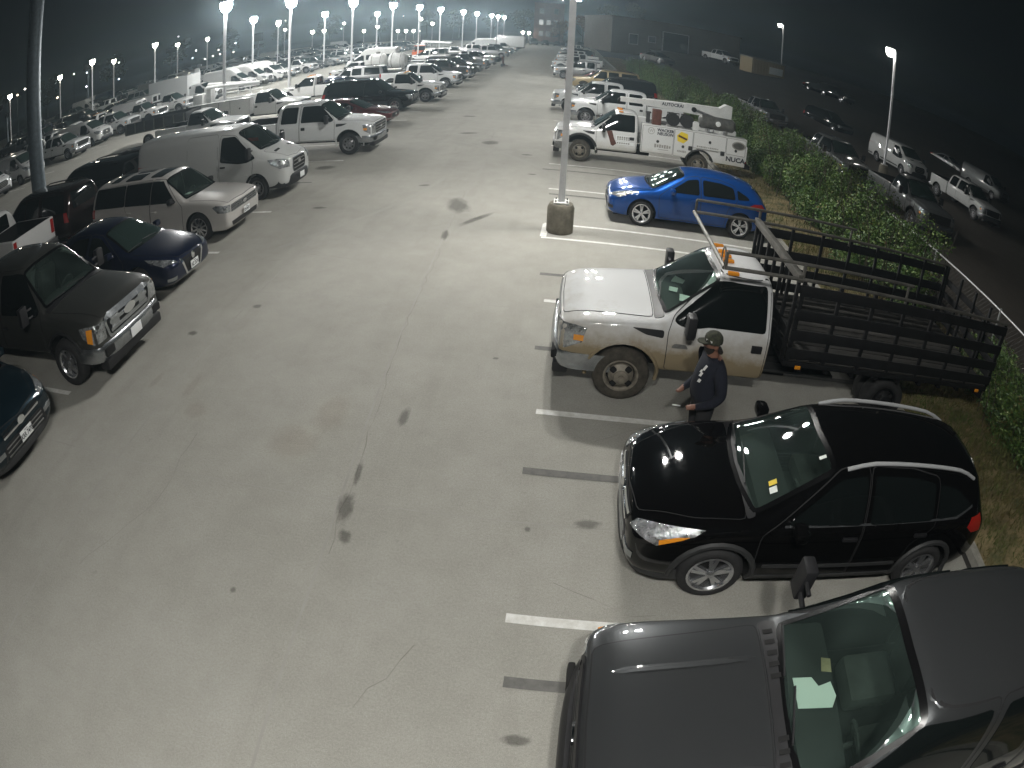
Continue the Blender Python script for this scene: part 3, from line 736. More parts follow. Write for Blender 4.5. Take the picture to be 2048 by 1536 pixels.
def hatchback(name, label, pm, group=None, see=True, rim='alloy', category='car'):
    s = Car(name, label, category, pm, group); bp = M['black_plastic']
    st = [(.88, .32, .60, .54, .62, .44), (.84, .24, .76, .62, .71, .54), (.70, .19, .86, .70, .80, .64), (.40, .17, .90, .80, .90, .72), (0, .17, .91, .86, .96, .74), (-.20, .17, .91, .88, .985, .74),
          (-.30, .17, .91, .885, 1.01, .72), (-.70, .17, .91, .905, 1.24, .64), (-1.05, .17, .91, .92, 1.39, .57), (-1.18, .17, .91, .925, 1.425, .565), (-1.7, .17, .91, .94, 1.465, .56), (-2.3, .17, .91, .96, 1.44, .55), (-2.8, .18, .905, .99, 1.36, .53),
          (-3.10, .20, .88, .99, 1.26, .52), (-3.26, .26, .85, .96, 1.12, .53), (-3.40, .30, .80, .86, .95, .54), (-3.46, .36, .72, .70, .78, .48)]
    s.body(st, [(0, .325, .375, .91), (-2.65, .325, .375, .91)])
    s.underside(-3.2, .7, .6, .16, .26)
    s.shield(-.22, .73, -1.08, .55, .10, hole=see, m='windshield' if see else 'green_tint', zmin=.8)
    s.panel('hood', rounded([(.78, -.46), (.85, 0), (.78, .46), (.30, .66), (-.17, .76), (-.17, -.76), (.30, -.66)], .06, 2), 'T', pm, off=.005, seam=.008)
    s.door(rounded([(-.46, .28), (-.42, .82), (-.60, .95), (-1.15, 1.31), (-1.48, 1.36), (-1.52, .28)], .06, 2), -1.36, .80, hm=pm)
    s.door(rounded([(-1.55, .28), (-1.51, 1.36), (-2.05, 1.345), (-2.44, 1.27), (-2.50, .94), (-2.26, .72), (-2.20, .28)], .06, 2), -2.34, .83, hm=pm)
    s.both('window', rounded([(-.66, .935), (-1.16, 1.25), (-1.44, 1.295), (-1.47, .95)], .05, 2), M['tinted'], off=.012, cell=.07)
    s.both('window', rounded([(-1.57, .955), (-1.55, 1.30), (-2.05, 1.285), (-2.40, 1.22), (-2.46, .98)], .05, 2), M['tinted'], off=.012, cell=.07)
    s.both('window', rounded([(-2.52, .99), (-2.50, 1.20), (-2.80, 1.08), (-2.86, 1.02)], .04, 2), M['tinted'], off=.012, cell=.07)
    s.panel('rear_window', rounded([(-.50, .98), (.50, .98), (.44, 1.26), (-.44, 1.26)], .06), 'B', M['tinted'])
    s.panel('grille', rounded([(-.40, .56), (.40, .56), (.44, .63), (-.44, .63)], .02, 3), 'F', M['well'], off=.008)
    s.panel('lower_grille', rounded([(-.36, .26), (.36, .26), (.46, .48), (-.46, .48)], .05, 3), 'F', M['well'], off=.008)
    s.both('sill', [(-.46, .19), (-.46, .29), (-2.24, .29), (-2.24, .19)], bp, off=.010, depth=.02)
    s.panel('emblem', [(.08 * cos(a), .66 + .035 * sin(a)) for a in [2 * pi * k / 16 for k in range(16)]], 'F', M['chrome'], off=.02, depth=.03)
    s.both3('headlight', [(.80, .52, .60), (.74, .58, .70), (.46, .76, .82), (.16, .87, .88), (.24, .88, .81), (.58, .82, .64)], (-.5, -.7, -.5), M['headlight'], off=.010, depth=.02, cell=.07)
    s.both3('fog_light', [(.78, .60, .36), (.78, .58, .46), (.70, .80, .44), (.70, .80, .37)], (-.8, -.5, 0), M['black_plastic'], off=.01, cell=.07)
    s.both3('tail_light', [(-3.36, .80, .80), (-3.24, .85, .96), (-3.0, .89, .95), (-2.86, .90, .88), (-3.1, .88, .80)], (.45, -.85, 0), M['red_lens'], off=.01, cell=.08)
    s.mirror(-.74, .88, .97, pm)
    s.wheels(0, -2.65, .78, .325, .215, .225, 'twin5', 'rubber', rim)
    if see: s.inside(-.40, .36, .76, [-1.30, -2.15], hs=.84)
    return s

def sedan(name, label, pm, group=None, see=False, plate=None, rim='alloy', category='car', vgrille=True, coupe=False):
    s = Car(name, label, category, pm, group); bp = M['black_plastic']
    e = 0
    st = [(.94, .34, .62, .56, .63, .46), (.90, .26, .78, .64, .71, .56), (.74, .20, .88, .70, .79, .66), (.40, .18, .915, .78, .88, .74), (0, .17, .925, .84, .94, .77), (-.28, .17, .925, .87, .97, .77),
          (-.40, .17, .925, .88, 1.00, .75), (-.80, .17, .925, .90, 1.22, .66), (-1.22, .17, .925, .92, 1.385, .57), (-1.36, .17, .925, .925, 1.42, .565), (-1.9, .17, .925, .94, 1.455, .56), (-2.4, .17, .925, .96, 1.42, .55), (-2.9, .17, .92, .98, 1.24, .58),
          (-3.25, .18, .915, .99, 1.09, .66), (-3.36, .19, .91, .98, 1.06, .68), (-3.74, .26, .87, .96, 1.03, .66), (-3.84, .30, .82, .86, .93, .62), (-3.88, .36, .74, .70, .78, .5)]
    s.body(st, [(0, .33, .385, .925), (-2.78, .33, .385, .925)])
    s.underside(-3.6, .7, .6, .16, .26)
    s.shield(-.34, .75, -1.24, .56, .10, hole=see, m='windshield' if see else 'green_tint', zmin=.8)
    s.panel('hood', rounded([(.84, -.44), (.90, 0), (.84, .44), (.36, .68), (-.28, .78), (-.28, -.78), (.36, -.68)], .06, 2), 'T', pm, off=.005, seam=.008)
    s.door(rounded([(-.50, .27), (-.46, .80), (-.66, .94), (-1.28, 1.30), (-1.66, 1.34), (-1.70, .27)], .06, 2), -1.54, .80, hm=pm)
    s.door(rounded([(-1.73, .27), (-1.69, 1.34), (-2.20, 1.32), (-2.60, 1.18), (-2.72, .95), (-2.40, .72), (-2.32, .27)], .06, 2), -2.50, .83, hm=pm)
    s.both('window', rounded([(-.74, .935), (-1.30, 1.25), (-1.62, 1.29), (-1.65, .95)], .05, 2), M['tinted'], off=.012, cell=.07)
    s.both('window', rounded([(-1.75, .955), (-1.73, 1.29), (-2.20, 1.265), (-2.60, 1.12), (-2.76, .99)], .05, 2), M['tinted'], off=.012, cell=.07)
    s.panel('rear_window', rounded([(-2.46, -.50), (-3.08, -.60), (-3.12, 0), (-3.08, .60), (-2.46, .50)], .06), 'T', M['tinted'])
    if vgrille:
        s.panel('grille', rounded([(-.30, .36), (.30, .36), (.42, .66), (-.42, .66)], .05, 3), 'F', M['well'], off=.008)
        for sg in (1, -1): s.panel('grille_trim', [(sg * .47, .68), (sg * .40, .68), (sg * .27, .36), (sg * .22, .32), (sg * .30, .30)][::-sg], 'F', M['chrome'], off=.016, depth=.02)
        s.panel('grille_trim', [(-.26, .30), (.26, .30), (.26, .335), (-.26, .335)], 'F', M['chrome'], off=.016, depth=.02)
        s.panel('emblem', [(.065 * cos(a), .60 + .065 * sin(a)) for a in [2 * pi * k / 16 for k in range(16)]], 'F', M['chrome'], off=.03, depth=.03)
    else:
        s.panel('grille', rounded([(-.50, .40), (.50, .40), (.56, .62), (-.56, .62)], .05, 3), 'F', M['well'], off=.008)
        s.panel('emblem', [(.12 * cos(a), .52 + .05 * sin(a)) for a in [2 * pi * k / 16 for k in range(16)]], 'F', M['chrome'], off=.03, depth=.03)
    s.both3('headlight', [(.88, .50, .62), (.82, .56, .69), (.50, .80, .79), (.22, .89, .84), (.34, .89, .77), (.70, .82, .64)], (-.5, -.7, -.5), M['headlight'], off=.010, depth=.02, cell=.07)
    s.both3('fog_light', [(.84, .62, .34), (.84, .60, .42), (.74, .82, .41), (.74, .82, .35)], (-.8, -.5, 0), M['satin_chrome'], off=.01, cell=.07)
    s.both3('tail_light', [(-3.80, .80, .82), (-3.74, .84, .98), (-3.4, .9, .96), (-3.3, .91, .90), (-3.6, .88, .82)], (.45, -.85, 0), M['red_lens'], off=.01, cell=.08)
    s.mirror(-.80, .90, .97, pm)
    s.wheels(0, -2.78, .79, .335, .22, .225, 'spoke5', 'rubber', rim)
    if plate is not None: s.plate(.985, .44, plate, y=0)
    if see: s.inside(-.50, .38, .78, [-1.45, -2.3], hs=.84)
    return s

def wagon(name, label, pm, roof_m, group=None, see=True, plate='', category='car', panes=True, rim='alloy'):
    "tall box-shaped family wagon: straight roof, dark pillars, sunroofs"
    s = Car(name, label, category, pm, group); bp = M['black_plastic']
    st = [(.93, .36, .82, .80, .88, .68), (.89, .28, .90, .88, .96, .76), (.74, .22, .945, .92, 1.01, .80), (.30, .20, .96, .98, 1.06, .84), (-.20, .20, .96, 1.0, 1.09, .85), (-.38, .20, .96, 1.005, 1.11, .84),
          (-.46, .20, .96, 1.01, 1.15, .82), (-.86, .20, .96, 1.02, 1.46, .74), (-1.14, .20, .96, 1.03, 1.64, .69), (-1.25, .20, .96, 1.03, 1.68, .69), (-1.8, .20, .96, 1.04, 1.71, .69), (-2.8, .20, .96, 1.05, 1.71, .69), (-3.7, .21, .955, 1.06, 1.69, .685),
          (-4.02, .24, .95, 1.06, 1.66, .68), (-4.10, .28, .935, 1.05, 1.58, .67), (-4.16, .34, .90, 1.0, 1.10, .70), (-4.20, .40, .84, .80, .88, .6)]
    s.body(st, [(0, .37, .425, .96), (-2.995, .37, .425, .96)])
    s.underside(-3.9, .7, .6, .2, .3)
    s.shield(-.42, .79, -1.18, .66, .08, hole=see, m='windshield' if see else 'green_tint')
    s.panel('hood', rounded([(.86, -.74), (.90, 0), (.86, .74), (-.32, .83), (-.32, -.83)], .05, 2), 'T', pm, off=.005, seam=.009)
    band = M['tinted']
    s.door(rounded([(-.52, .32), (-.50, .94), (-.66, 1.06), (-1.20, 1.60), (-1.62, 1.625), (-1.66, .32)], .05, 2), -1.50, .86, hm=pm)
    s.door(rounded([(-1.69, .32), (-1.65, 1.625), (-2.62, 1.625), (-2.66, 1.0), (-2.52, .80), (-2.46, .32)], .05, 2), -2.50, .90, hm=pm)
    s.both('window', rounded([(-.72, 1.05), (-1.24, 1.57), (-1.62, 1.585), (-1.64, 1.055)], .03, 2), band, off=.012, cell=.09)
    s.both('window', rounded([(-1.66, 1.055), (-1.64, 1.585), (-2.64, 1.585), (-2.66, 1.07)], .03, 2), band, off=.012, cell=.09)
    s.both('window', rounded([(-2.68, 1.07), (-2.66, 1.585), (-3.94, 1.565), (-4.0, 1.08)], .05, 2), band, off=.012, cell=.09)
    s.panel('rear_window', rounded([(-.64, 1.10), (.64, 1.10), (.60, 1.56), (-.60, 1.56)], .06), 'B', M['tinted'])
    if panes:
        s.panel('sunroof', rounded([(-1.42, -.50), (-1.86, -.52), (-1.86, .52), (-1.42, .50)], .08, 2), 'T', M['tinted'], off=.008)
        for y0, y1 in ((-.56, -.08), (.08, .56)): s.panel('sunroof', rounded([(-2.16, y0), (-2.84, y0), (-2.84, y1), (-2.16, y1)], .06, 2), 'T', M['tinted'], off=.008)
        s.panel('sunroof', rounded([(-3.12, -.52), (-3.5, -.52), (-3.5, .52), (-3.12, .52)], .06, 2), 'T', M['tinted'], off=.008)
    for sg in (1, -1):
        pts = []
        for k in range(12):
            x = -1.35 - 2.5 * k / 11; l, n = s.skin.hit(x, sg * .66, Skin.frame('T'), 0); pts.append(l + Vector((0, 0, .018)))
        MB().tube(pts, .020, 6).build('roof_rail', roof_m, s.root)
    s.panel('grille', rounded([(-.70, .68), (.70, .68), (.70, .86), (-.70, .86)], .03, 3), 'F', M['satin_chrome'], off=.010)
    for z in (.72, .77, .82): s.panel('grille_bar', [(-.66, z - .01), (.66, z - .01), (.66, z + .01), (-.66, z + .01)], 'F', M['well'], off=.016, depth=.02)
    s.panel('emblem', [(.10 * cos(a), .77 + .045 * sin(a)) for a in [2 * pi * k / 16 for k in range(16)]], 'F', M['chrome'], off=.03, depth=.03)
    s.both3('headlight', [(.90, .72, .70), (.89, .72, .87), (.62, .95, .90), (.52, .96, .86), (.66, .95, .72)], (-.7, -.6, 0), M['headlight'], off=.010, depth=.02, cell=.08)
    s.panel('lower_grille', rounded([(-.66, .34), (.66, .34), (.70, .45), (-.70, .45)], .03, 3), 'F', bp, off=.010)
    s.both3('tail_light', [(-4.15, .88, .84), (-4.12, .92, 1.08), (-4.0, .95, 1.08), (-4.0, .95, .84)], (.6, -.75, 0), M['red_lens'], off=.01, cell=.08)
    s.both('sill', [(-.52, .21), (-.52, .30), (-2.5, .30), (-2.5, .21)], bp, off=.008, depth=.02)
    s.mirror(-.80, .94, 1.10, bp)
    s.wheels(0, -2.995, .83, .37, .235, .255, 'multi10', 'rubber', rim)
    if plate is not None: s.plate(1.0, .56, plate)
    if see: s.inside(-.54, .46, .82, [-1.50, -2.5])
    return s

def van(name, label, pm, group=None, see=False, H=2.06, plate=None, category='van', L=4.55, wb=3.30, glazed=False, near=True):
    s = Car(name, label, category, pm, group); bp = M['black_plastic']; w = 1.03; R = .35; e = -L
    hi = H > 2.3
    st = [(1.0, .44, .74, .86, .96, .62), (.96, .36, .88, .96, 1.08, .72), (.80, .30, .97, 1.04, 1.20, .80), (.46, .28, 1.02, 1.10, 1.33, .84), (.16, .28, w, 1.14, 1.42, .85), (.06, .28, w, 1.15, 1.47, .84), (-.40, .28, w, 1.17, 1.80, .78),
          (-.74, .28, w, 1.18, 1.99 if not hi else 2.05, .74), (-.90, .28, w, 1.19, 2.04 if not hi else 2.18, .76), (-1.10, .28, w, 1.20, H if not hi else 2.38, .80), (-1.5, .28, w, 1.22, H if not hi else H, .83), (-2.4, .28, w, 1.25, H, .84), (-3.4, .28, w, 1.25, H, .84),
          (e + .25, .28, w, 1.25, H, .84), (e + .06, .29, w, 1.25, H - .02, .83), (e, .34, 1.0, 1.24, H - .08, .80)]
    s.body(st, [(0, .365, .42, w), (-wb, .365, .42, w)])
    s.underside(e + .2, .8, .6, .26, .36)
    s.shield(.10, .80, -.76, .70, .10, hole=see, m='windshield' if see else 'green_tint', zmin=1.2)
    s.panel('hood', rounded([(.86, -.52), (.93, 0), (.86, .52), (.20, .80), (.20, -.80)], .06, 2), 'T', pm, off=.005, seam=.008 if near else 0)
    for y in (.45, -.45): s.panel('hood_vent', rounded([(.44, y - .16), (.52, y - .14), (.52, y + .14), (.44, y + .16)], .02, 2), 'T', M['well'], off=.012)
    s.door(rounded([(-.20, .40), (-.10, 1.10), (-.22, 1.24), (-.80, 1.86), (-1.32, 1.92), (-1.36, .40)], .08, 2), -1.20, 1.02)
    s.both('window', rounded([(-.02, 1.20), (-.34, 1.46), (-.82, 1.84), (-1.26, 1.84), (-1.30, 1.16), (-.62, 1.08), (-.30, 1.10)], .07, 3), M['tinted'], off=.012)
    s.both('side_door', rounded([(-1.42, .40), (-1.42, 1.95), (-2.62, 1.95), (-2.62, .40)], .08, 2), pm, off=.004, seam=.009 if near else 0, cell=.3)
    if glazed:
        for x0, x1 in ((-1.52, -2.56), (-2.70, -3.5), (-3.6, e + .15)): s.both('window', rounded([(x0, 1.28), (x0, 1.88), (x1, 1.88), (x1, 1.28)], .07, 2), M['tinted'], off=.012, cell=.2)
    for y in (.42, -.42): s.panel('rear_window', rounded([(y - .30, 1.30), (y + .30, 1.30), (y + .28, 1.80), (y - .28, 1.80)], .06), 'B', M['tinted'])
    s.panel('grille', rounded([(-.40, .66), (.40, .66), (.46, .82), (.40, 1.02), (-.40, 1.02), (-.46, .82)], .07, 3), 'F', M['well'], off=.010)
    for z in (.74, .84, .94): s.panel('grille_bar', rounded([(-.38, z - .012), (.38, z - .012), (.38, z + .012), (-.38, z + .012)], .01, 2), 'F', M['grey_metal'], off=.018, depth=.02)
    bm_obj(s.skin.ring(rounded([(-.40, .66), (.40, .66), (.46, .82), (.40, 1.02), (-.40, 1.02), (-.46, .82)], .07, 3), 'F', .025, .014, depth=.02), 'grille_surround', M['satin_chrome'], s.root)
    s.panel('emblem', [(.10 * cos(a), .88 + .05 * sin(a)) for a in [2 * pi * k / 16 for k in range(16)]], 'F', M['chrome'], off=.03, depth=.03)
    s.both3('headlight', [(.88, .56, .80), (.86, .56, 1.0), (.60, .86, 1.10), (.40, .98, 1.12), (.52, .98, .98), (.72, .88, .82)], (-.65, -.6, -.3), M['headlight'], off=.012, depth=.02, cell=.08)
    s.bumper(1.05, .96, .32, .62, bp, .22, .26)
    s.both('side_moulding', [(-.5, .46), (-.5, .54), (e + .1, .54), (e + .1, .46)], bp, off=.014, depth=.02, cell=.3)
    for sg in (1, -1): s.panel('tail_light', [(sg * .90, .95), (sg * .99, .95), (sg * .97, 1.5), (sg * .90, 1.5)][::sg], 'B', M['red_lens'], off=.012)
    s.mirror(-.12, 1.0, 1.30, bp, big=True)
    s.wheels(0, -wb, .88, R, .225, .215, 'steel', 'rubber', 'dull_alloy')
    if plate is not None: s.plate(1.10, .50, plate)
    if see: s.inside(-.10, .62, .86, [-.95])
    return s

def big_suv(name, label, pm, group=None, category='car', two=None, rim='alloy'):
    "long full-size wagon on truck underpinnings"
    s = Car(name, label, category, pm, group); bp = M['black_plastic']
    st = [(.92, .46, .82, .90, .98, .70), (.88, .40, .93, .98, 1.07, .80), (.66, .36, .98, 1.04, 1.14, .84), (0, .34, 1.0, 1.09, 1.20, .86), (-.42, .34, 1.0, 1.12, 1.23, .86), (-.52, .34, 1.0, 1.12, 1.28, .84), (-.94, .34, 1.0, 1.14, 1.68, .76), (-1.22, .34, 1.0, 1.14, 1.86, .71),
          (-1.34, .34, 1.0, 1.15, 1.90, .71), (-2.0, .34, 1.0, 1.16, 1.94, .71), (-3.2, .34, 1.0, 1.17, 1.94, .71), (-4.05, .34, .99, 1.17, 1.90, .70), (-4.22, .38, .97, 1.16, 1.80, .69), (-4.32, .44, .94, 1.10, 1.22, .74), (-4.36, .50, .88, .90, .98, .66)]
    s.body(st, [(0, .41, .47, 1.0), (-3.02, .41, .47, 1.0)])
    s.underside(-4.1, .7, .6, .3, .42)
    s.shield(-.46, .80, -1.26, .68, .06, hole=False, m='green_tint')
    s.panel('hood', rounded([(.84, -.72), (.86, 0), (.84, .72), (-.34, .82), (-.34, -.82)], .06, 2), 'T', pm, off=.005, seam=.009)
    s.door(rounded([(-.56, .46), (-.54, 1.06), (-.64, 1.18), (-1.24, 1.80), (-1.76, 1.82), (-1.80, .46)], .06, 2), -1.62, 1.0)
    s.door(rounded([(-1.83, .46), (-1.79, 1.82), (-2.66, 1.82), (-2.70, 1.1), (-2.52, .9), (-2.46, .46)], .06, 2), -2.55, 1.02)
    s.both('window', rounded([(-.72, 1.17), (-1.28, 1.75), (-1.72, 1.76), (-1.74, 1.18)], .05, 2), M['tinted'], off=.012, cell=.07)
    s.both('window', rounded([(-1.86, 1.19), (-1.84, 1.76), (-2.60, 1.76), (-2.64, 1.20)], .05, 2), M['tinted'], off=.012, cell=.07)
    s.both('window', rounded([(-2.86, 1.20), (-2.82, 1.76), (-4.00, 1.74), (-4.12, 1.22)], .05, 2), M['tinted'], off=.012, cell=.07)
    s.panel('rear_window', rounded([(-.62, 1.22), (.62, 1.22), (.58, 1.76), (-.58, 1.76)], .06), 'B', M['tinted'])
    s.panel('grille', rounded([(-.52, .70), (.52, .70), (.58, 1.0), (-.58, 1.0)], .06, 3), 'F', M['well'], off=.008)
    for z in (.78, .86, .94): s.panel('grille_bar', [(-.50, z - .02), (.50, z - .02), (.50, z + .02), (-.50, z + .02)], 'F', M['satin_chrome'], off=.022, depth=.03)
    s.both3('headlight', [(.90, .62, .76), (.90, .62, 1.0), (.70, .96, 1.02), (.60, .98, .98), (.78, .94, .76)], (-.7, -.6, 0), M['headlight'], off=.010, depth=.02, cell=.08)
    s.bumper(.97, .95, .40, .66, two or pm, .16, .2)
    if two: s.both('lower_cladding', [(-.56, .36), (-.56, .62), (-2.48, .62), (-2.48, .36)], two, off=.012, depth=.02)
    for sg in (1, -1):
        pts = []
        for k in range(10):
            x = -1.5 - 2.4 * k / 9; l, n = s.skin.hit(x, sg * .62, Skin.frame('T'), 0); pts.append(l + Vector((0, 0, .05 * min(1, min(k, 9 - k)) + .005)))
        MB().tube(pts, .022, 6).build('roof_rail', bp, s.root)
    s.both3('tail_light', [(-4.30, .90, .9), (-4.26, .94, 1.2), (-4.12, .97, 1.2), (-4.12, .97, .9)], (.6, -.75, 0), M['red_lens'], off=.01, cell=.08)
    s.mirror(-.80, .98, 1.20, bp)
    s.wheels(0, -3.02, .85, .40, .26, .235, 'spoke6', 'rubber', rim)
    return s

def flatten(s, lod=None):
    "one light mesh of a whole vehicle, for copies far off that show no parts"
    root = s.root; bm = bmesh.new(); mats = []; tr = tree_of(root); bpy.context.view_layer.update()
    inv = root.matrix_world.inverted()
    skip = ('seam', 'wiper', 'steering_wheel', 'seat', 'dashboard', 'cabin_floor', 'handle', 'mirror_glass', 'chassis', 'emblem')
    def walk(o):
        if o.type == 'MESH' and not o.name.split('.')[0] in skip:
            me = o.data; mp = []
            for m in me.materials:
                if m not in mats: mats.append(m)
                mp.append(mats.index(m))
            t = bmesh.new(); t.from_mesh(me); bmesh.ops.transform(t, matrix=inv @ o.matrix_world, verts=t.verts)
            for f in t.faces: f.material_index = mp[min(f.material_index, len(mp) - 1)] if mp else 0
            if len(t.faces) > 700:
                bmesh.ops.dissolve_limit(t, angle_limit=radians(7), verts=t.verts, edges=t.edges, delimit={'MATERIAL'})
            tm = bpy.data.meshes.new('t'); t.to_mesh(tm); t.free(); bm.from_mesh(tm); bpy.data.meshes.remove(tm)
        for c in tr.get(o.name, []): walk(c)
    walk(root)
    me = bpy.data.meshes.new(root.name.split('.')[0]); bm.to_mesh(me); bm.free()
    for m in mats: me.materials.append(m)
    me.polygons.foreach_set('use_smooth', [True] * len(me.polygons)); me.set_sharp_from_angle(angle=radians(35))
    return me
M['dark_clad'] = mat('dark_clad', (0.035, 0.036, 0.037), 0.6, noise=0.3)
# ------------------------------------------------------------------ ground
def ground_mat(name, c1, c2, stain=0.5, fine=120.0, big=0.35, rough=0.85):
    m = bpy.data.materials.new(name); nt, b = nodes_of(m); L = nt.links.new
    tc = nt.nodes.new('ShaderNodeTexCoord')
    def noise(sc, det=6, ro=.6, stretch=None):
        n = nt.nodes.new('ShaderNodeTexNoise'); n.inputs['Scale'].default_value = sc; n.inputs['Detail'].default_value = det; n.inputs['Roughness'].default_value = ro
        if stretch:
            mp = nt.nodes.new('ShaderNodeMapping'); mp.inputs['Scale'].default_value = stretch; L(tc.outputs['Object'], mp.inputs[0]); L(mp.outputs[0], n.inputs['Vector'])
        else: L(tc.outputs['Object'], n.inputs['Vector'])
        return n.outputs['Fac']
    def ramp(src, p0, p1, a, c):
        r = nt.nodes.new('ShaderNodeValToRGB'); r.color_ramp.elements[0].position = p0; r.color_ramp.elements[1].position = p1
        r.color_ramp.elements[0].color = (*a, 1); r.color_ramp.elements[1].color = (*c, 1); L(src, r.inputs[0]); return r.outputs[0]
    def mul(a, c, f=1.0):
        x = nt.nodes.new('ShaderNodeMix'); x.data_type = 'RGBA'; x.blend_type = 'MULTIPLY'; x.inputs[0].default_value = f
        L(a, x.inputs[6]); L(c, x.inputs[7]); return x.outputs[2]
    base = ramp(noise(big, 8, .65), .3, .7, c2, c1)
    base = mul(base, ramp(noise(1.7, 8, .7), .30, .62, (.90, .895, .885), (1.02, 1.02, 1.02)))
    base = mul(base, ramp(noise(fine, 2, .5), .25, .75, (.72, .72, .72), (1.16, 1.16, 1.16)))
    base = mul(base, ramp(noise(38, 4, .7), .30, .62, (.86, .855, .845), (1.04, 1.04, 1.04)))
    base = mul(base, ramp(noise(.9, 5, .6, (1.6, .16, 1)), .30, .48, (.92, .915, .91), (1, 1, 1)))      # tyre-worn tracks along the aisle
    base = mul(base, ramp(noise(3.2, 4, .55), .22, .30, (.72, .71, .70), (1, 1, 1)), stain)            # drips
    base = mul(base, ramp(noise(14, 3, .5), .20, .26, (.62, .61, .60), (1, 1, 1)), stain)
    L(base, b.inputs['Base Color']); b.inputs['Roughness'].default_value = rough; b.inputs['Specular IOR Level'].default_value = .3
    bp = nt.nodes.new('ShaderNodeBump'); bp.inputs['Strength'].default_value = .25; bp.inputs['Distance'].default_value = .01
    L(noise(90, 4, .6), bp.inputs['Height']); L(bp.outputs[0], b.inputs['Normal'])
    return m
M['concrete'] = ground_mat('concrete', (.41, .402, .366), (.352, .344, .312))
M['asphalt'] = ground_mat('asphalt', (.055, .052, .050), (.04, .038, .036), .3)
M['earth'] = mat('earth', (.25, .185, .095), .95, noise=.6, nscale=2.2, bump=.5, bscale=20, col2=(.055, .065, .022))
M['line_white'] = mat('line_white', (.80, .80, .78), .7, noise=.35, nscale=7, col2=(.60, .59, .55))
M['line_black'] = mat('line_black', (.12, .118, .112), .8, noise=.4, nscale=9, col2=(.17, .165, .155))
M['joint'] = mat('joint', (.30, .29, .265), .9, noise=.5, nscale=1.2, col2=(.365, .355, .33))
M['kerb'] = mat('kerb', (.36, .35, .31), .9, noise=.3)

def sheet(name, poly, z, m, cut=None):
    b = MB(); b.face([(p[0], p[1], z) for p in poly]); me = b.mesh(name, m)
    if me.polygons[0].normal.z < 0: me.flip_normals()
    return struct(name, me)
sheet('ground', [(-420, -60), (420, -60), (420, 580), (-420, 580)], -.012, M['asphalt'])
sheet('parking_lot', [(-120, -30), (6.0, -30), (5.2, 60), (4.6, 180), (-120, 240)], 0.0, M['concrete'])

def line(x0, y0, x1, y1, w, m, z=.004, name='painted_line'):
    a = Vector((x0, y0)); b_ = Vector((x1, y1)); t = (b_ - a).normalized(); n = Vector((-t.y, t.x)) * w / 2
    b = MB(); N = max(2, int((b_ - a).length / .5)); rng = random.Random(int(x0 * 97 + y0 * 31))
    for i in range(N):
        p = a + (b_ - a) * i / N; q = a + (b_ - a) * (i + 1) / N
        b.face([(*(p + n), z), (*(p - n), z), (*(q - n), z), (*(q + n), z)])
    me = b.mesh(name, m)
    if me.polygons[0].normal.z < 0: me.flip_normals()
    return struct(name, me)
for x, y in ((-.23, 3.67), (-.20, 7.12), (-.30, 10.59), (-.60, 18.39)):
    line(x, y, 5.4, y - .10, .115, M['line_white'])
for x, y in ((-.17, 2.92), (-.27, 5.88), (-.34, 8.84), (-.45, 11.82), (-.56, 17.80), (-.92, 20.9)):
    line(x, y, 5.4, y - .10, .125, M['line_black'], .0045)
for k in range(14):
    y = 21.8 + 3.4 * k
    line(-.75 - .022 * (y - 21.8), y, 5.2, y - .1, .11, M['line_white'])
# lamp island hatch box
line(-.56, 13.99, 5.4, 13.90, .105, M['line_white']); line(-.54, 15.03, 5.4, 14.94, .105, M['line_white']); line(-.52, 14.05, -.50, 14.98, .15, M['line_white'], .0085)
for k in range(34):
    y = 6.22 + 3.03 * k
    if k in (1, 4): m_ = M['line_black']
    else: m_ = M['line_white']
    line(-7.92 - .015 * k, y, -13.4, y, .11, m_)
for k in range(40): line(-31.0, 3 + 3.03 * k, -36.5, 3 + 3.03 * k, .11, M['line_white'])
# slab joints
for pts in ([(-3.0, 30), (-2.80, 14.9), (-2.46, 8.1), (-2.2, 4.0), (-2.1, 0)], [(-5.9, 40), (-5.7, 0)], [(2.55, 1), (2.50, 24)], [(-3.3, 30), (-4.4, 120)]):
    for a, c in zip(pts, pts[1:]): line(*a, *c, .03, M['joint'], .003, 'slab_joint')
for y in (5.0, 10.2, 15.4, 20.6, 26, 32): line(-13.4, y, 5.3, y, .016, M['joint'], .0025, 'slab_joint')

def crack(pts, seed, w=.011):
    r = random.Random(seed); P = []
    for a, c in zip(pts, pts[1:]):
        a = Vector(a); c = Vector(c); n = max(2, int((c - a).length / .22))
        for i in range(n): P.append(a + (c - a) * i / n + Vector((r.uniform(-.035, .035), r.uniform(-.035, .035))))
    b = MB()
    for i in range(len(P) - 1):
        t = (P[i + 1] - P[i]).normalized(); n_ = Vector((-t.y, t.x)); w0 = w * r.uniform(.35, 1)
        b.face([(*(P[i] + n_ * w0 / 2), .0034), (*(P[i] - n_ * w0 / 2), .0034), (*(P[i + 1] - n_ * w0 / 2), .0034), (*(P[i + 1] + n_ * w0 / 2), .0034)])
    me = b.mesh('crack', M['crack']); me.polygons[0].normal.z < 0 and me.flip_normals(); return struct('crack', me)
M['crack'] = mat('crack', (.20, .19, .165), .9, noise=.5, nscale=2, col2=(.30, .29, .26))
crack([(-2.9, 17.5), (-2.62, 12.4), (-2.48, 8.6), (-2.2, 5.6), (-2.15, 3.9)], 1, .013); crack([(-5.2, 3.0), (-4.6, 4.4), (-4.7, 6.0)], 2); crack([(-1.0, 3.2), (-1.5, 2.2)], 3); crack([(.6, 6.6), (1.4, 7.05), (1.9, 7.1)], 4)
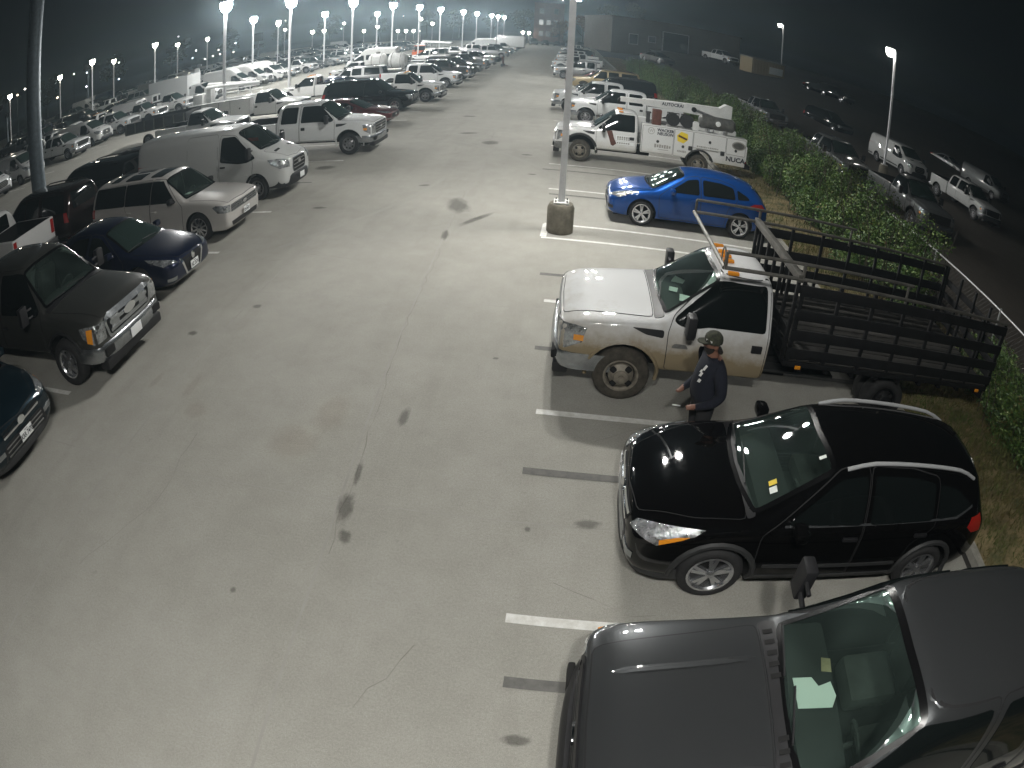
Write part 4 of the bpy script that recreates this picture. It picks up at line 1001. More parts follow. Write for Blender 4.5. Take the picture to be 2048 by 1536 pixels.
crack([(-6.8, 11.5), (-5.4, 12.2), (-4.2, 12.0)], 5); crack([(-4.4, 22), (-3.2, 24.6), (-3.4, 28)], 6, .02); crack([(.2, 4.2), (1.0, 3.8), (1.5, 3.9)], 7)
M['tyre_mark'] = mat('tyre_mark', (.355, .347, .316), .85, noise=.3, nscale=1.5, col2=(.335, .327, .297))
def tyre_mark(x0, y0, x1, y1, bend, w=.16):
    b = MB(); P = [Vector((x0 + (x1 - x0) * t + bend * sin(pi * t) , y0 + (y1 - y0) * t)) for t in [k / 14 for k in range(15)]]
    for i in range(14):
        t = (P[i + 1] - P[i]).normalized(); n_ = Vector((-t.y, t.x)) * w / 2
        for k in range(4):
            u0, u1 = -1 + k * .5 + .06, -1 + k * .5 + .42
            b.face([(*(P[i] + n_ * u0), .0028), (*(P[i] + n_ * u1), .0028), (*(P[i + 1] + n_ * u1), .0028), (*(P[i + 1] + n_ * u0), .0028)])
    me = b.mesh('tyre_mark', M['tyre_mark']); me.polygons[0].normal.z < 0 and me.flip_normals(); struct('tyre_mark', me)
tyre_mark(-6.4, 12.6, -3.8, 19, .5); tyre_mark(-.2, 19.2, -4.4, 25, .6)
def stain_mat(name, col, k):
    m = bpy.data.materials.new(name); nt, b = nodes_of(m); L = nt.links.new
    b.inputs['Base Color'].default_value = (*col, 1); b.inputs['Roughness'].default_value = .55
    tc = nt.nodes.new('ShaderNodeTexCoord'); ln = nt.nodes.new('ShaderNodeVectorMath'); ln.operation = 'LENGTH'; L(tc.outputs['Object'], ln.inputs[0])
    oi = nt.nodes.new('ShaderNodeObjectInfo'); n = nt.nodes.new('ShaderNodeTexNoise'); n.noise_dimensions = '4D'; n.inputs['Scale'].default_value = 2.2; n.inputs['Detail'].default_value = 9; n.inputs['Roughness'].default_value = .7
    L(tc.outputs['Object'], n.inputs['Vector']); mu = nt.nodes.new('ShaderNodeMath'); mu.operation = 'MULTIPLY'; mu.inputs[1].default_value = 40; L(oi.outputs['Random'], mu.inputs[0]); L(mu.outputs[0], n.inputs['W'])
    s = nt.nodes.new('ShaderNodeMath'); s.operation = 'SUBTRACT'; L(n.outputs['Fac'], s.inputs[0]); L(ln.outputs['Value'], s.inputs[1])
    r = nt.nodes.new('ShaderNodeMapRange'); r.inputs['From Min'].default_value = -.30; r.inputs['From Max'].default_value = .10; r.inputs['To Max'].default_value = k; L(s.outputs[0], r.inputs['Value'])
    L(r.outputs[0], b.inputs['Alpha']); return m
M['oil'] = stain_mat('oil', (.07, .066, .056), .42); M['rust'] = stain_mat('rust', (.30, .19, .07), .09)
b = MB(); b.face([(-1.2, -1.2, 0), (1.2, -1.2, 0), (1.2, 1.2, 0), (-1.2, 1.2, 0)]); oil_me = b.mesh('oil_stain', M['oil'])
b = MB(); b.face([(-1.2, -1.2, 0), (1.2, -1.2, 0), (1.2, 1.2, 0), (-1.2, 1.2, 0)]); rust_me = b.mesh('rust_stain', M['rust'])
for i, (x, y, a, c, rz) in enumerate([(-2.85, 16.1, .42, 1.0, .25), (-2.2, 15.0, .16, 1.0, -.5), (-2.16, 4.9, .14, .36, .1), (-2.04, 4.45, .10, .16, .4), (-2.18, 5.5, .06, .3, .1), (-2.72, 13.7, .12, .5, .1), (.51, 5.06, .22, .10, .1), (-6.35, 8.46, .16, .12, 0),
        (-8.3, 20.3, .55, .42, 0), (-.13, 4.9, .05, .06, 0), (-3.2, 25, .5, .6, 0), (-4.4, 27, .6, .3, .3), (1.15, 6.5, .12, .06, 0), (1.5, 6.62, .08, .05, 0), (-5.5, 9.6, .14, .12, 0), (-4.2, 18, .25, .14, .4), (-1.2, 20, .2, .12, 0), (-5.2, 32, .5, .3, 0),
        (-3.0, 3.4, .05, .06, 0), (.0, 2.3, .18, .09, 0), (-1.6, 23, .3, .16, 0), (-6.6, 15.6, .3, .15, 0), (-.9, 8.4, .07, .05, 0), (-1.9, 6.7, .09, .3, 0)]):
    struct('oil_stain', oil_me, None, (x, y, .0055 + i * .00004), rz).scale = (a, c, 1)
for i, (x, y, a, c) in enumerate([(-5.4, 6.9, .14, .5), (-5.0, 6.3, .3, .3), (-3.2, 5.9, .5, .5), (-6.2, 6.9, .1, .35), (-2.9, 6.6, .35, .6)]):
    struct('rust_stain', rust_me, None, (x, y, .0050 + i * .00004)).scale = (a, c, 1)

# verge, kerb, right-hand lot and its rise
XK = lambda y: 5.85 - .012 * y
b = MB()
for k in range(40):
    y0, y1 = -4 + k * 3, -4 + k * 3 + 2.985
    b.prism([(XK(y0), y0), (XK(y1), y1), (XK(y1) + .15, y1), (XK(y0) + .15, y0)], 0.0, .13, 'z')
struct('kerb', b.mesh('kerb', M['kerb']))
rng = random.Random(5)
b = MB(); nx, ny = 14, 150; V = {}
for j in range(ny + 1):
    y = -5 + 125 * (j / ny) ** 1.25
    for i in range(nx + 1):
        t = i / nx; x = XK(y) + .15 + t * 4.0
        z = .10 + .16 * sin(pi * t) * (.6 + .4 * sin(y * .7)) + rng.uniform(-.012, .02)
        if i == 0: z = .10
        if i == nx: z = -.02
        V[i, j] = b.bm.verts.new((x, y, z))
for j in range(ny):
    for i in range(nx): b.bm.faces.new((V[i, j], V[i + 1, j], V[i + 1, j + 1], V[i, j + 1]))
struct('verge', b.mesh('verge', M['earth'], True))

def at_px(u, v, dist, axis=None):
    "a point in the direction the lens sees at photo pixel (u, v), dist metres away on the ground plan"
    dx, dy = u - 1024, v - 768; r = math.hypot(dx, dy); q = r / CAM_F; t = q + CAM_K3 * q ** 3 + CAM_K4 * q ** 4
    d = _r2 * (dx / r * sin(t)) + _u2 * (-dy / r * sin(t)) + _fwd * cos(t); h = math.hypot(d.x, d.y)
    return Vector((d.x / h * dist, d.y / h * dist, CAM_H + d.z / h * dist))
def ground_px(u, v, lo=30, hi=150):
    "where the lens direction of photo pixel (u, v) meets the rising ground"
    for _ in range(50):
        m = (lo + hi) / 2; p = at_px(u, v, m)
        if p.z > rise(p.x, p.y): lo = m
        else: hi = m
    p = at_px(u, v, lo); return Vector((p.x, p.y, rise(p.x, p.y)))
def rise(x, y): return max(0.0, (y - 46) * .088) if y < 92 else 46 * .088 + (y - 92) * .012
b = MB(); ys = [-20, 0, 20, 40, 46, 50, 56, 64, 72, 80, 88, 92, 100, 130, 180, 240]; xs = [9.4, 30, 60, 110, 200]
gr = {}
for j, y in enumerate(ys):
    for i, x in enumerate(xs): gr[i, j] = b.bm.verts.new((x, y, rise(x, y) + .002))
for j in range(len(ys) - 1):
    for i in range(len(xs) - 1): b.bm.faces.new((gr[i, j], gr[i + 1, j], gr[i + 1, j + 1], gr[i, j + 1]))
M['asphalt2'] = ground_mat('asphalt2', (.105, .092, .078), (.085, .075, .064), .3)
struct('sloping_asphalt', b.mesh('sloping_asphalt', M['asphalt2'], True))

# grass on the verge
def blade_field(n, x0f, x1f, y0, y1, hmin, hmax, seed):
    r = random.Random(seed); vs = []; fs = []
    for _ in range(n):
        y = y0 + (y1 - y0) * r.random() ** 1.3; x = XK(y) + x0f + (x1f - x0f) * r.random(); h = r.uniform(hmin, hmax); a = r.uniform(0, 2 * pi); w = r.uniform(.006, .014)
        lx, ly = r.uniform(-.6, .6) * h, r.uniform(-.6, .6) * h; t = (x - XK(y) - .15) / 4.0; z = .08 + .16 * sin(pi * min(max(t, 0), 1)) * .7
        k = len(vs); vs += [(x - cos(a) * w, y - sin(a) * w, z), (x + cos(a) * w, y + sin(a) * w, z), (x + lx, y + ly, z + h)]; fs.append((k, k + 1, k + 2))
    me = bpy.data.meshes.new('grass'); me.from_pydata(vs, [], fs); return me
M['grass'] = mat('grass', (.075, .115, .022), .8, noise=.7, nscale=1.5, col2=(.14, .10, .035))
g = put('grass', blade_field(26000, .18, 3.2, .5, 16, .04, .15, 3), None, M['grass']); tag(g, kind='stuff')
g = put('grass', blade_field(12000, .18, 3.4, 12, 60, .08, .22, 4), None, M['grass']); tag(g, kind='stuff')

# ------------------------------------------------------------------ chain-link fence with vines and shrubs
XF = lambda y: 8.75 - .016 * y
M['galv'] = mat('galv', (.42, .43, .43), .4, metal=.6)
fence = thing('chain_link_fence', 'long galvanised chain-link fence overgrown by the hedge along the verge', 'fence', (8.6, 4, 0))
inv = Vector((-8.6, -4, 0))
ry = [0 + 3.0 * k for k in range(30)]
for a, c in zip(ry, ry[1:]):
    MB().tube([Vector((XF(a), a, 1.83)) + inv, Vector((XF(c), c, 1.83)) + inv], .022, 8).build('top_rail', M['galv'], fence)
for y in ry: MB().tube([Vector((XF(y), y, 0)) + inv, Vector((XF(y), y, 1.88)) + inv], .03, 8).build('post', M['galv'], fence)
b = MB()
vs = []; es = []
for k in range(int(24 / .12)):
    y = 3 + k * .12
    for d in (1, -1):
        p = []
        for q in range(2):
            yy = y + d * q * 1.75; p.append((XF(yy) - 8.6, yy - 4, .05 + q * 1.75))
        a = len(vs); t = .0022
        for (x, yy, z) in p: vs += [(x, yy - t, z - t), (x, yy + t, z + t)]
        es.append((a, a + 1, a + 3, a + 2))
me = bpy.data.meshes.new('wire_mesh'); me.from_pydata(vs, [], es); M['wire'] = mat('wire', (.10, .10, .10), .5, metal=.5); w_ = put('wire_mesh', me, fence, M['wire']); tag(w_, kind='stuff')

def leaf_mat(name, c1, c2, c3):
    m = bpy.data.materials.new(name); nt, b = nodes_of(m); L = nt.links.new
    tc = nt.nodes.new('ShaderNodeTexCoord'); n = nt.nodes.new('ShaderNodeTexNoise'); n.inputs['Scale'].default_value = 1.6; n.inputs['Detail'].default_value = 4; L(tc.outputs['Object'], n.inputs[0])
    g = nt.nodes.new('ShaderNodeNewGeometry'); a = nt.nodes.new('ShaderNodeMath'); a.operation = 'MULTIPLY_ADD'; a.inputs[1].default_value = .45
    L(g.outputs['Random Per Island'], a.inputs[0]); mu = nt.nodes.new('ShaderNodeMath'); mu.operation = 'MULTIPLY'; mu.inputs[1].default_value = .75; L(n.outputs['Fac'], mu.inputs[0]); L(mu.outputs[0], a.inputs[2])
    r = nt.nodes.new('ShaderNodeValToRGB'); e = r.color_ramp.elements; e[0].position = .22; e[0].color = (*c1, 1); e[1].position = .80; e[1].color = (*c3, 1); x = e.new(.50); x.color = (*c2, 1); x = e.new(.92); x.color = (.13, .085, .03, 1)
    L(a.outputs[0], r.inputs[0]); L(r.outputs[0], b.inputs['Base Color']); b.inputs['Roughness'].default_value = .5
    return m
M['leaf'] = leaf_mat('leaf', (.016, .042, .009), (.045, .104, .017), (.108, .165, .03))
M['leaf_dark'] = leaf_mat('leaf_dark', (.02, .03, .015), (.035, .05, .022), (.06, .07, .03))
M['leaf_orange_lit'] = leaf_mat('leaf_orange_lit', (.10, .05, .02), (.20, .10, .04), (.30, .16, .06))  # orange lamplight painted into the leaf colour
M['bark'] = mat('bark', (.07, .055, .04), .9, noise=.5)
def leaves(n, blobs, lo, hi, seed):
    "leaf-sized faces spread through clumps; each a kinked pair of triangles"
    r = random.Random(seed); vs = []; fs = []; tot = sum(q[3] * q[4] * q[5] for q in blobs)
    for (cx, cy, cz, rx, ry_, rz_) in blobs:
        for _ in range(int(n * rx * ry_ * rz_ / tot)):
            while True:
                p = Vector((r.uniform(-1, 1), r.uniform(-1, 1), r.uniform(-1, 1)))
                if .35 < p.length < 1: break
            p = Vector((cx + p.x * rx, cy + p.y * ry_, max(.03, cz + p.z * rz_)))
            d = Vector((r.gauss(0, 1), r.gauss(0, 1), r.gauss(0, .7))).normalized(); u = d.orthogonal().normalized(); s = r.uniform(lo, hi); w = u * s * .36
            k = len(vs); vs += [tuple(p), tuple(p + d * s * .5 + w), tuple(p + d * s), tuple(p + d * s * .5 - w)]
            fs.append((k, k + 1, k + 2, k + 3))
    me = bpy.data.meshes.new('foliage'); me.from_pydata(vs, [], fs); return me
def stems(n, h, spread, seed, r0=.02):
    r = random.Random(seed); b = MB()
    for _ in range(n):
        x, y = r.uniform(-spread, spread) * .5, r.uniform(-spread, spread); a = r.uniform(0, 2 * pi)
        b.tube([(x, y, 0), (x + cos(a) * .15, y + sin(a) * .15, h * .5), (x + cos(a) * .5, y + sin(a) * .5, h)], [r0, r0 * .7, r0 * .3], 5)
    return b.mesh('stem', M['bark'], True)
shr = []
for k in range(4):
    r = random.Random(40 + k); bl = []
    for _ in range(15): bl.append((r.uniform(-.95, .5), r.uniform(-1.7, 1.7), r.uniform(.25, 1.85), r.uniform(.22, .55), r.uniform(.25, .7), r.uniform(.22, .5)))
    bl += [(-.15, -.8, .6, .7, 1.1, .6), (-.15, .8, .6, .7, 1.1, .6), (0, 0, 1.2, .55, 1.5, .55)]
    me = leaves(15000, bl, .03, .088, 60 + k); me.materials.append(M['leaf']); st_ = stems(26, 2.05, 1.7, 80 + k, .014)
    shr.append((me, st_))
near_lab = {5.2: 'low leafy shrub at the near end of the fence beside the black compact SUV', 8.0: 'dense shrub behind the tail of the stake-bed truck', 16.9: 'tall green shrub on the fence behind the blue hatchback', 19.2: 'broad green shrub between the blue hatchback and the service truck tail', 23.2: 'bushy shrub directly behind the white service truck'}
hedge_y = [2.2, 5.2, 8.0, 13.4, 15.0, 16.9, 19.2, 21.0, 23.2, 25.4, 27.6, 30, 32.4, 34.8, 37.4, 40, 43, 46, 49, 52, 55, 58, 62, 66, 70, 75, 80]
for i, y in enumerate(hedge_y):
    me, st_ = shr[i % 4]; s = 1.0 if y > 12 else (.78, .80, .72, .8)[i % 4]
    lab = near_lab.get(y, 'overgrown green shrub in the long hedge along the fence')
    rt = thing('shrub', lab, 'shrub', (XF(y) - .42 - (.0 if y > 9 else -.2), y, .06), rng.uniform(-.12, .12) + (pi if i % 3 == 1 else 0), 'overgrown shrubs along the chain-link fence')
    sc_ = s * rng.uniform(1.06, 1.22) if y > 12 else s; rt.scale = (s * (1.2 if y > 12 else 1.05), 1.08, sc_)
    f = put('foliage', me, rt); tag(f, kind='stuff'); tag(put('stem', st_, rt), kind='stuff')

# ------------------------------------------------------------------ lamps
M['pole_paint'] = mat('pole_paint', (.80, .81, .84), .5, noise=.12)
M['pole_dark'] = mat('pole_dark', (.16, .20, .23), .5, metal=.3, noise=.3)
M['lamp_house'] = mat('lamp_house', (.35, .36, .37), .5)
M['lens'] = emit('lens', (1.0, .985, .93), LAMP * .84)
M['lens_far'] = emit('lens_far', (1.0, .93, .76), LAMP * .06)
M['lens_mid'] = emit('lens_mid', (1.0, .985, .94), LAMP * .44)
M['lens_row'] = emit('lens_row', (1.0, .985, .94), LAMP * .64)
M['lens_soft'] = emit('lens_soft', (1.0, .985, .93), LAMP * .64)
M['lens_dim'] = emit('lens_dim', (1.0, .97, .88), LAMP * .035)
M['lens_off'] = mat('lens_off', (.3, .3, .3), .2)
M['pedestal'] = mat('pedestal', (.23, .21, .165), .9, noise=.45, nscale=5, bump=.4, bscale=30)
LH = 8.19
def head_mesh(lens):
    b = MB(); b.box((0, 0, .10), (.62, .62, .17), .03); h = b.mesh('lamp_head', M['lamp_house'])
    b = MB(); prof = [(.0001, -.17), (.12, -.165), (.21, -.12), (.26, -.03), (.265, .0), (.265, .012)]
    b.lathe(prof, 12, 'z'); l = b.mesh('lens', lens, True, 60)
    return h, l
def glare_globe(lens):  # deep oversized lens, its shape standing in for the glare round a lamp
    b = MB(); b.lathe([(.0001, .20), (.16, .17), (.30, .08), (.32, .02), (.0001, .02)], 16, 'z'); h = b.mesh('lamp_head', M['lamp_house'], True)
    b = MB(); b.lathe([(.0001, -.50), (.13, -.49), (.24, -.38), (.29, -.18), (.29, .015)], 14, 'z'); return h, b.mesh('lens', lens, True, 60)
HEADS = {k: (glare_globe(M[k]) if k in ('lens_row', 'lens_far', 'lens_dim') else head_mesh(M[k])) for k in ('lens', 'lens_mid', 'lens_far', 'lens_row', 'lens_soft', 'lens_dim', 'lens_off')}
bpole = {}
def lamp(x, y, label, group=None, H=LH, base=True, z=0.0, arms=((.65, 0), (-.65, 0)), lens='lens', w=.15, name='parking_lamp', pm='pole_paint', scale=1.0):
    r = thing(name, label, 'lamp', (x, y, z), 0, group)
    z0 = .72 if base else 0
    key = (H, z0, w, pm)
    if key not in bpole:
        b = MB(); b.prism([(-w / 2, -w / 2), (w / 2, -w / 2), (w / 2, w / 2), (-w / 2, w / 2)], z0, H, 'z'); bpole[key] = b.mesh('pole', M[pm])
    put('pole', bpole[key], r)
    if base:
        if 'ped' not in bpole:
            b = MB(); b.lathe([(.0001, 0), (.315, 0), (.315, .60), (.27, .70), (.0001, .71)], 28, 'z'); bpole['ped'] = b.mesh('pedestal', M['pedestal'], True)
            b = MB(); b.box((0, 0, .735), (.36, .36, .045), .008); bpole['plt'] = b.mesh('base_plate', M['ink_white'])
            b = MB(); b.lathe([(.0001, .80), (.018, .80), (.018, .755), (.0001, .755)], 8, 'z')
            bpole['blt'] = b.mesh('bolt', M['grey_metal'])
        put('pedestal', bpole['ped'], r); p_ = put('base_plate', bpole['plt'], r)
        for sx in (1, -1):
            for sy in (1, -1): put('bolt', bpole['blt'], p_, None, (sx * .13, sy * .13, 0))
    hm, lm = HEADS[lens]
    for dx, dy in arms:
        t = Vector((dx, dy, 0)); d = t.normalized()
        a = MB().tube([(0, 0, H - .10), (t - d * .25) + Vector((0, 0, H - .05))], .035, 6).build('arm', M[pm], r)
        h = put('lamp_head', hm, r, None, (dx, dy, H - .02)); put('lens', lm, h)
        if scale != 1: h.scale = (scale,) * 3
    return r
lamp(-.16, 14.55, 'tall white square lamp pole on a round concrete pedestal beside the blue hatchback', arms=((.7, 0), (-.7, 0)))
lamp(-.10, -1.6, 'square lamp pole that carries the lamp above the near parking stalls', base=False, arms=((.7, 0), (-.7, 0)), w=.14, lens='lens_soft')
lamp(-.36, 28.5, 'next lamp pole of the right row, hidden behind the near white pole', base=False, arms=((.7, 0), (-.7, 0)), w=.12, lens='lens_mid', group='lamp poles of the right row hidden behind the near pole')
lamp(-.56, 42.0, 'lamp pole of the right row beyond the next one, hidden behind the near white pole', base=False, arms=((.7, 0), (-.7, 0)), w=.12, lens='lens_mid')
lamp(-.86, 56.0, 'lamp pole added unseen behind the near white pole to brighten the far right row', base=False, arms=((.7, 0), (-.7, 0)), w=.12, lens='lens_mid')  # unseen lamp added to brighten the far hedge and pickups
YA = [33.2, 42.7, 56.3, 69.5, 81.7, 94.7, 113.8, 129.3, 151.2, 163.4, 177.3]
nm = ['nearest lit lamp of the row behind the bucket truck', 'second lit lamp of that row, above the white high vans', 'third lit lamp of that row, behind the red coupe', 'fourth lit lamp of that row, over the passenger van', 'fifth lit lamp of that row', 'sixth lit lamp of that row, above the passenger van nose', 'seventh lit lamp of the row, left of a tight far cluster', 'eighth lit lamp of the row', 'first of the last three lamps converging at the aisle end', 'middle one of the last three lamps at the aisle end', 'farthest lamp of the long row, by the aisle end']
for i, y in enumerate(YA):
    lamp(-20.26, y, ('white parking lot lamp, ' + nm[i]), 'lit lamps in the row beyond the first vehicles', base=i < 4, lens='lens_row', arms=((.02, 0),), scale=1.3)
for i, (x, y, l) in enumerate([(-33.1, 60.3, 'lit lamp above the yellow and red roadside sign'), (-32.1, 78.4, 'lit lamp above the middle rows of parked pickups'), (-32.8, 103.3, 'lit lamp above the far middle rows, left of the passenger van roof'), (-32.5, 46.0, 'lit lamp behind the box truck cab')][:3]):
    lamp(x, y, l, 'lit lamps of the second row', base=False, lens='lens_row', arms=((.02, 0),), scale=1.3)
for i, (x, y, l) in enumerate([(-51.9, 66.3, 'lit lamp above the box truck roof'), (-54.2, 55.5, 'lit lamp beside the small red sign'), (-73.6, 55.4, 'lit lamp at the far left beside the red-lit shopfront'), (-71.3, 65.0, 'lit lamp just right of the thick dark pole'), (-72.0, 79.6, 'lit lamp right of the small red sign'), (-66.5, 92.0, 'lit lamp above the small pale blue sign'), (-67.2, 103.4, 'lit lamp between the pale blue sign and the bucket truck'), (-46.4, 93.2, 'lit lamp right of the yellow and red sign'), (-78.9, 162.9, 'far lit lamp with pinkish glow beside a tall lamp pole'), (-67.0, 178.7, 'small far lit lamp above the middle rows')]):
    lamp(x, y, l, 'lit lamps of the far left rows', base=False, lens='lens_far', arms=((.02, 0),), scale=1.25)
far_l = [((625, 62), 190), ((648, 60), 200), ((728, 60), 230), ((755, 52), 210), ((865, 45), 220), ((796, 60), 240), ((812, 60), 240), ((827, 60), 235), ((1046, 63), 215), ((1058, 64), 225), ((842, 36), 230), ((557, 42), 150)]
for i, (p, d) in enumerate(far_l):
    P = at_px(*p, d)
    lamp(P.x, P.y, 'small distant street lamp among the lights beyond the lot', 'distant lamps beyond the lot', base=False, H=max(3.0, P.z), lens='lens_far', w=.16, arms=((.02, 0),), scale=1.8)
lamp(18.37, 33.5, 'lone lit lamp in the dark lot behind the white van', H=8.19, base=True, arms=((-.5, -.3),), w=.12, lens='lens_dim')
P = at_px(1567, 50, 92); zz = rise(P.x, P.y)
lamp(P.x, P.y, 'lit lamp on the rise behind the tan container', H=P.z - zz, z=zz, base=False, arms=((-.6, -.2),), w=.12, lens='lens_dim')
# thick dark pole
r = thing('steel_pole', 'thick dark steel pole rising out of frame among the left rows', 'pole', (-22.3, 18.4, 0))
MB().lathe([(.0001, 0), (.40, 0), (.37, 12), (.0001, 12)], 24, 'z').build('shaft', M['pole_dark'], r)
MB().lathe([(.0001, 0), (.55, 0), (.55, .55), (.0001, .55)], 24, 'z').build('footing', M['pedestal'], r)

# ------------------------------------------------------------------ far things: signs, buildings, trees
def emissive_sign(label, u, v, dist, w, h, col, strength, post=True, cat='sign', name='sign'):
    P = at_px(u, v, dist); r = thing(name, label, cat, (P.x, P.y, 0), math.atan2(P.y, P.x) + pi / 2 + pi)
    z = P.z
    MB().box((0, .12, z), (w, .22, h), .02).build('cabinet', M['dark_steel'], r)
    MB().box((0, .245, z), (w * .94, .03, h * .9), .005).build('panel', emit('sign_' + str(len(bpy.data.materials)), col, strength), r)
    if post: MB().tube([(0, .1, 0), (0, .1, z - h / 2)], .14, 8).build('post', M['pole_dark'], r)
    return r, z
r, z = emissive_sign('red and white lit panel below the yellow arch sign on a tall post', 517, 92, 140, 2.4, 1.0, (1.0, .02, .05), 1.6)
MB().box((-.05, .27, z - .28), (2.0, .02, .26)).build('white_band', emit('sign_white', (1, .85, .85), 2.0), r)
P = at_px(517, 74, 140); s2 = thing('arch_sign', 'small yellow lit arch-shaped sign on the tall post', 'sign', (P.x, P.y, 0), r.rotation_euler.z)
yl = emit('sign_yellow', (1.0, .72, .12), 2.5); z = P.z
for sx in (-.42, .42):
    MB().tube([(sx + .42 * cos(t), .28, z - .6 + 1.35 * sin(t)) for t in [pi * k / 10 for k in range(11)]], .12, 6).build('arch', yl, s2)
MB().box((0, .1, z), (2.1, .2, 1.9), .05).build('backing', M['dark_steel'], s2)
MB().tube([(0, .1, 0), (0, .1, z - .9)], .14, 8).build('post', M['pole_dark'], s2)
emissive_sign('small red lit sign left of a lamp', 176, 133, 110, 1.7, 1.2, (.9, .12, .12), .8)
emissive_sign('small pale blue lit sign beside a lamp pole', 343, 100, 150, 2.8, 1.2, (.30, .42, .55), .55)
emissive_sign('small white lit sign near the shopfront', 14, 231, 85, .55, .7, (.9, .9, .85), 1.0)
emissive_sign('red neon sign on the shopfront at the far left', 2, 216, 86, .9, .7, (1.0, .02, .05), 2.5, False)
emissive_sign('low pale pink shopfront sign in the far left', 438, 109, 190, 4.5, .8, (.55, .30, .28), .5, False)
emissive_sign('thin pale yellow lit band of a far canopy', 907, 29, 230, 5.0, .5, (.75, .85, .55), .9, True)
for u, v, d, c in ((50, 178, 120, (1, .95, .8)), (35, 190, 120, (.8, .6, .4)), (148, 148, 160, (.7, .8, .6)), (174, 145, 160, (.8, .9, 1)), (238, 125, 180, (.9, 1, .9)), (357, 73, 190, (1, 1, 1)), (392, 101, 190, (1, 1, 1)), (385, 116, 190, (.6, .7, .8)), (471, 86, 200, (1, 1, 1)), (467, 104, 200, (.9, .8, .7)), (238, 158, 150, (.7, .8, 1)), (571, 41, 220, (1, .95, .8)), (838, 37, 240, (1, 1, 1)), (807, 32, 250, (.6, .7, .7)), (840, 62, 240, (1, 1, 1)), (683, 57, 230, (.8, 1, .8)), (115, 195, 120, (.8, .6, .4)), (173, 173, 150, (.8, .8, .9)), (440, 108, 180, (1, .8, .7)), (426, 112, 180, (1, .9, .8)), (410, 118, 175, (1, .9, .8)), (437, 100, 195, (1, .85, .8))):
    P = at_px(u, v, d); r = thing('street_light', 'tiny far street light among the dark roadside beyond the lot', 'lamp', (P.x, P.y, 0), 0, 'tiny far lights beyond the lot')
    h = max(1.2, P.z); MB().tube([(0, 0, 0), (0, 0, h)], .05, 5).build('pole', M['pole_dark'], r)
    b = MB(); b.lathe([(.0001, -.22), (.2, -.1), (.22, .05), (.0001, .2)], 8, 'z', (0, 0, h)); b.build('lens', emit('tiny_' + str(u), c, 9.0), r)

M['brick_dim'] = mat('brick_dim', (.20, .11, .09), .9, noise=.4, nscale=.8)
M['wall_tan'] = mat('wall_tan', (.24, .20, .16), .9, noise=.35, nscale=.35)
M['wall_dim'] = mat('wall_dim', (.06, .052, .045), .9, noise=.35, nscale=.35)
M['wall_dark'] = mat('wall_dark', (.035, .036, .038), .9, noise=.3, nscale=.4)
M['window_far'] = mat('window_far', (.01, .012, .014), .15)
def building(label, x0, y0, L, D, H, rz, m, doors=(), wins=(), z=0.0, name='building'):
    r = thing(name, label, 'building', (x0, y0, z), rz)
    MB().box((L / 2, D / 2, H / 2 - .3), (L, D, H + .6)).build('wall', m, r)
    MB().box((L / 2, D / 2, H + .15), (L + .3, D + .3, .3), .03).build('parapet', M['kerb'] if m is M['wall_tan'] else m, r)
    for (a, w, h0, h1) in doors:
        f = MB().box((a, -.05, (h0 + h1) / 2), (w + .3, .16, h1 - h0 + .2), .01).build('door_frame', M['grey_metal'], r)
        MB().box((a, -.12, (h0 + h1) / 2), (w, .06, h1 - h0), .01).build('roller_door', M['window_far'], f)
    for (a, w, h0, h1) in wins:
        f = MB().box((a, -.04, (h0 + h1) / 2), (w + .2, .10, h1 - h0 + .2), .01).build('window', M['grey_metal'], r)
        MB().box((a, -.09, (h0 + h1) / 2), (w, .04, h1 - h0)).build('pane', M['window_far'], f)
    return r
# long warehouse up the rise on the right
A = ground_px(1228, 104) + Vector((0, 8, 0)); B = ground_px(1480, 138) + Vector((0, 8, 0)); d = B - A
bz = min(A.z, B.z) + .3
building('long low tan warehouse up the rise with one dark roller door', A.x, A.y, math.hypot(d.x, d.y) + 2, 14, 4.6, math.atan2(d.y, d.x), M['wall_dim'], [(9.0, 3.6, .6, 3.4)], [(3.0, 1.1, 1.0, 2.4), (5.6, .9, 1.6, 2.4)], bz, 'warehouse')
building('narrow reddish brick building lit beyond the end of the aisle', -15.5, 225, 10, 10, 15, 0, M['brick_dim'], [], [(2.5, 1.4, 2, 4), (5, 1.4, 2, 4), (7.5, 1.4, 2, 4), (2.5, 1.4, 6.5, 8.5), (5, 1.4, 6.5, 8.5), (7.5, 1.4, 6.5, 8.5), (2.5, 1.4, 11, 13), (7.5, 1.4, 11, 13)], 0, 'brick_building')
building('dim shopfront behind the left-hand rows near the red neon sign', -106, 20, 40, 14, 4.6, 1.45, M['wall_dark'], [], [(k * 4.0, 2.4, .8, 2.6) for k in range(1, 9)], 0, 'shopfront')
# storage container on the rise
P = ground_px(1503, 147); Q = ground_px(1568, 158); zz = min(P.z, Q.z)
r = thing('storage_container', 'tan corrugated storage container in front of the warehouse', 'container', (P.x, P.y, zz), math.atan2(Q.y - P.y, Q.x - P.x))
LL = (Q - P).length; M['tan_box'] = mat('tan_box', (.42, .34, .20), .7, noise=.3)
MB().box((LL / 2, 1.2, 1.15), (LL, 2.4, 2.1), .03).build('shell', M['tan_box'], r)
for k in range(11): MB().box((LL * (k + .5) / 11, -.02, 1.15), (.10, .05, 1.7), .01).build('rib', M['tan_box'], r)
o = MB().box((LL / 2, 1.2, 2.16), (LL + .1, 2.5, .10), .02).build('lid', M['kerb'], r); o.rotation_euler = (radians(4), 0, 0)
MB().box((LL * .72, -.06, 1.0), (LL * .42, .03, 1.0), .005).build('panel', M['paper'], r)

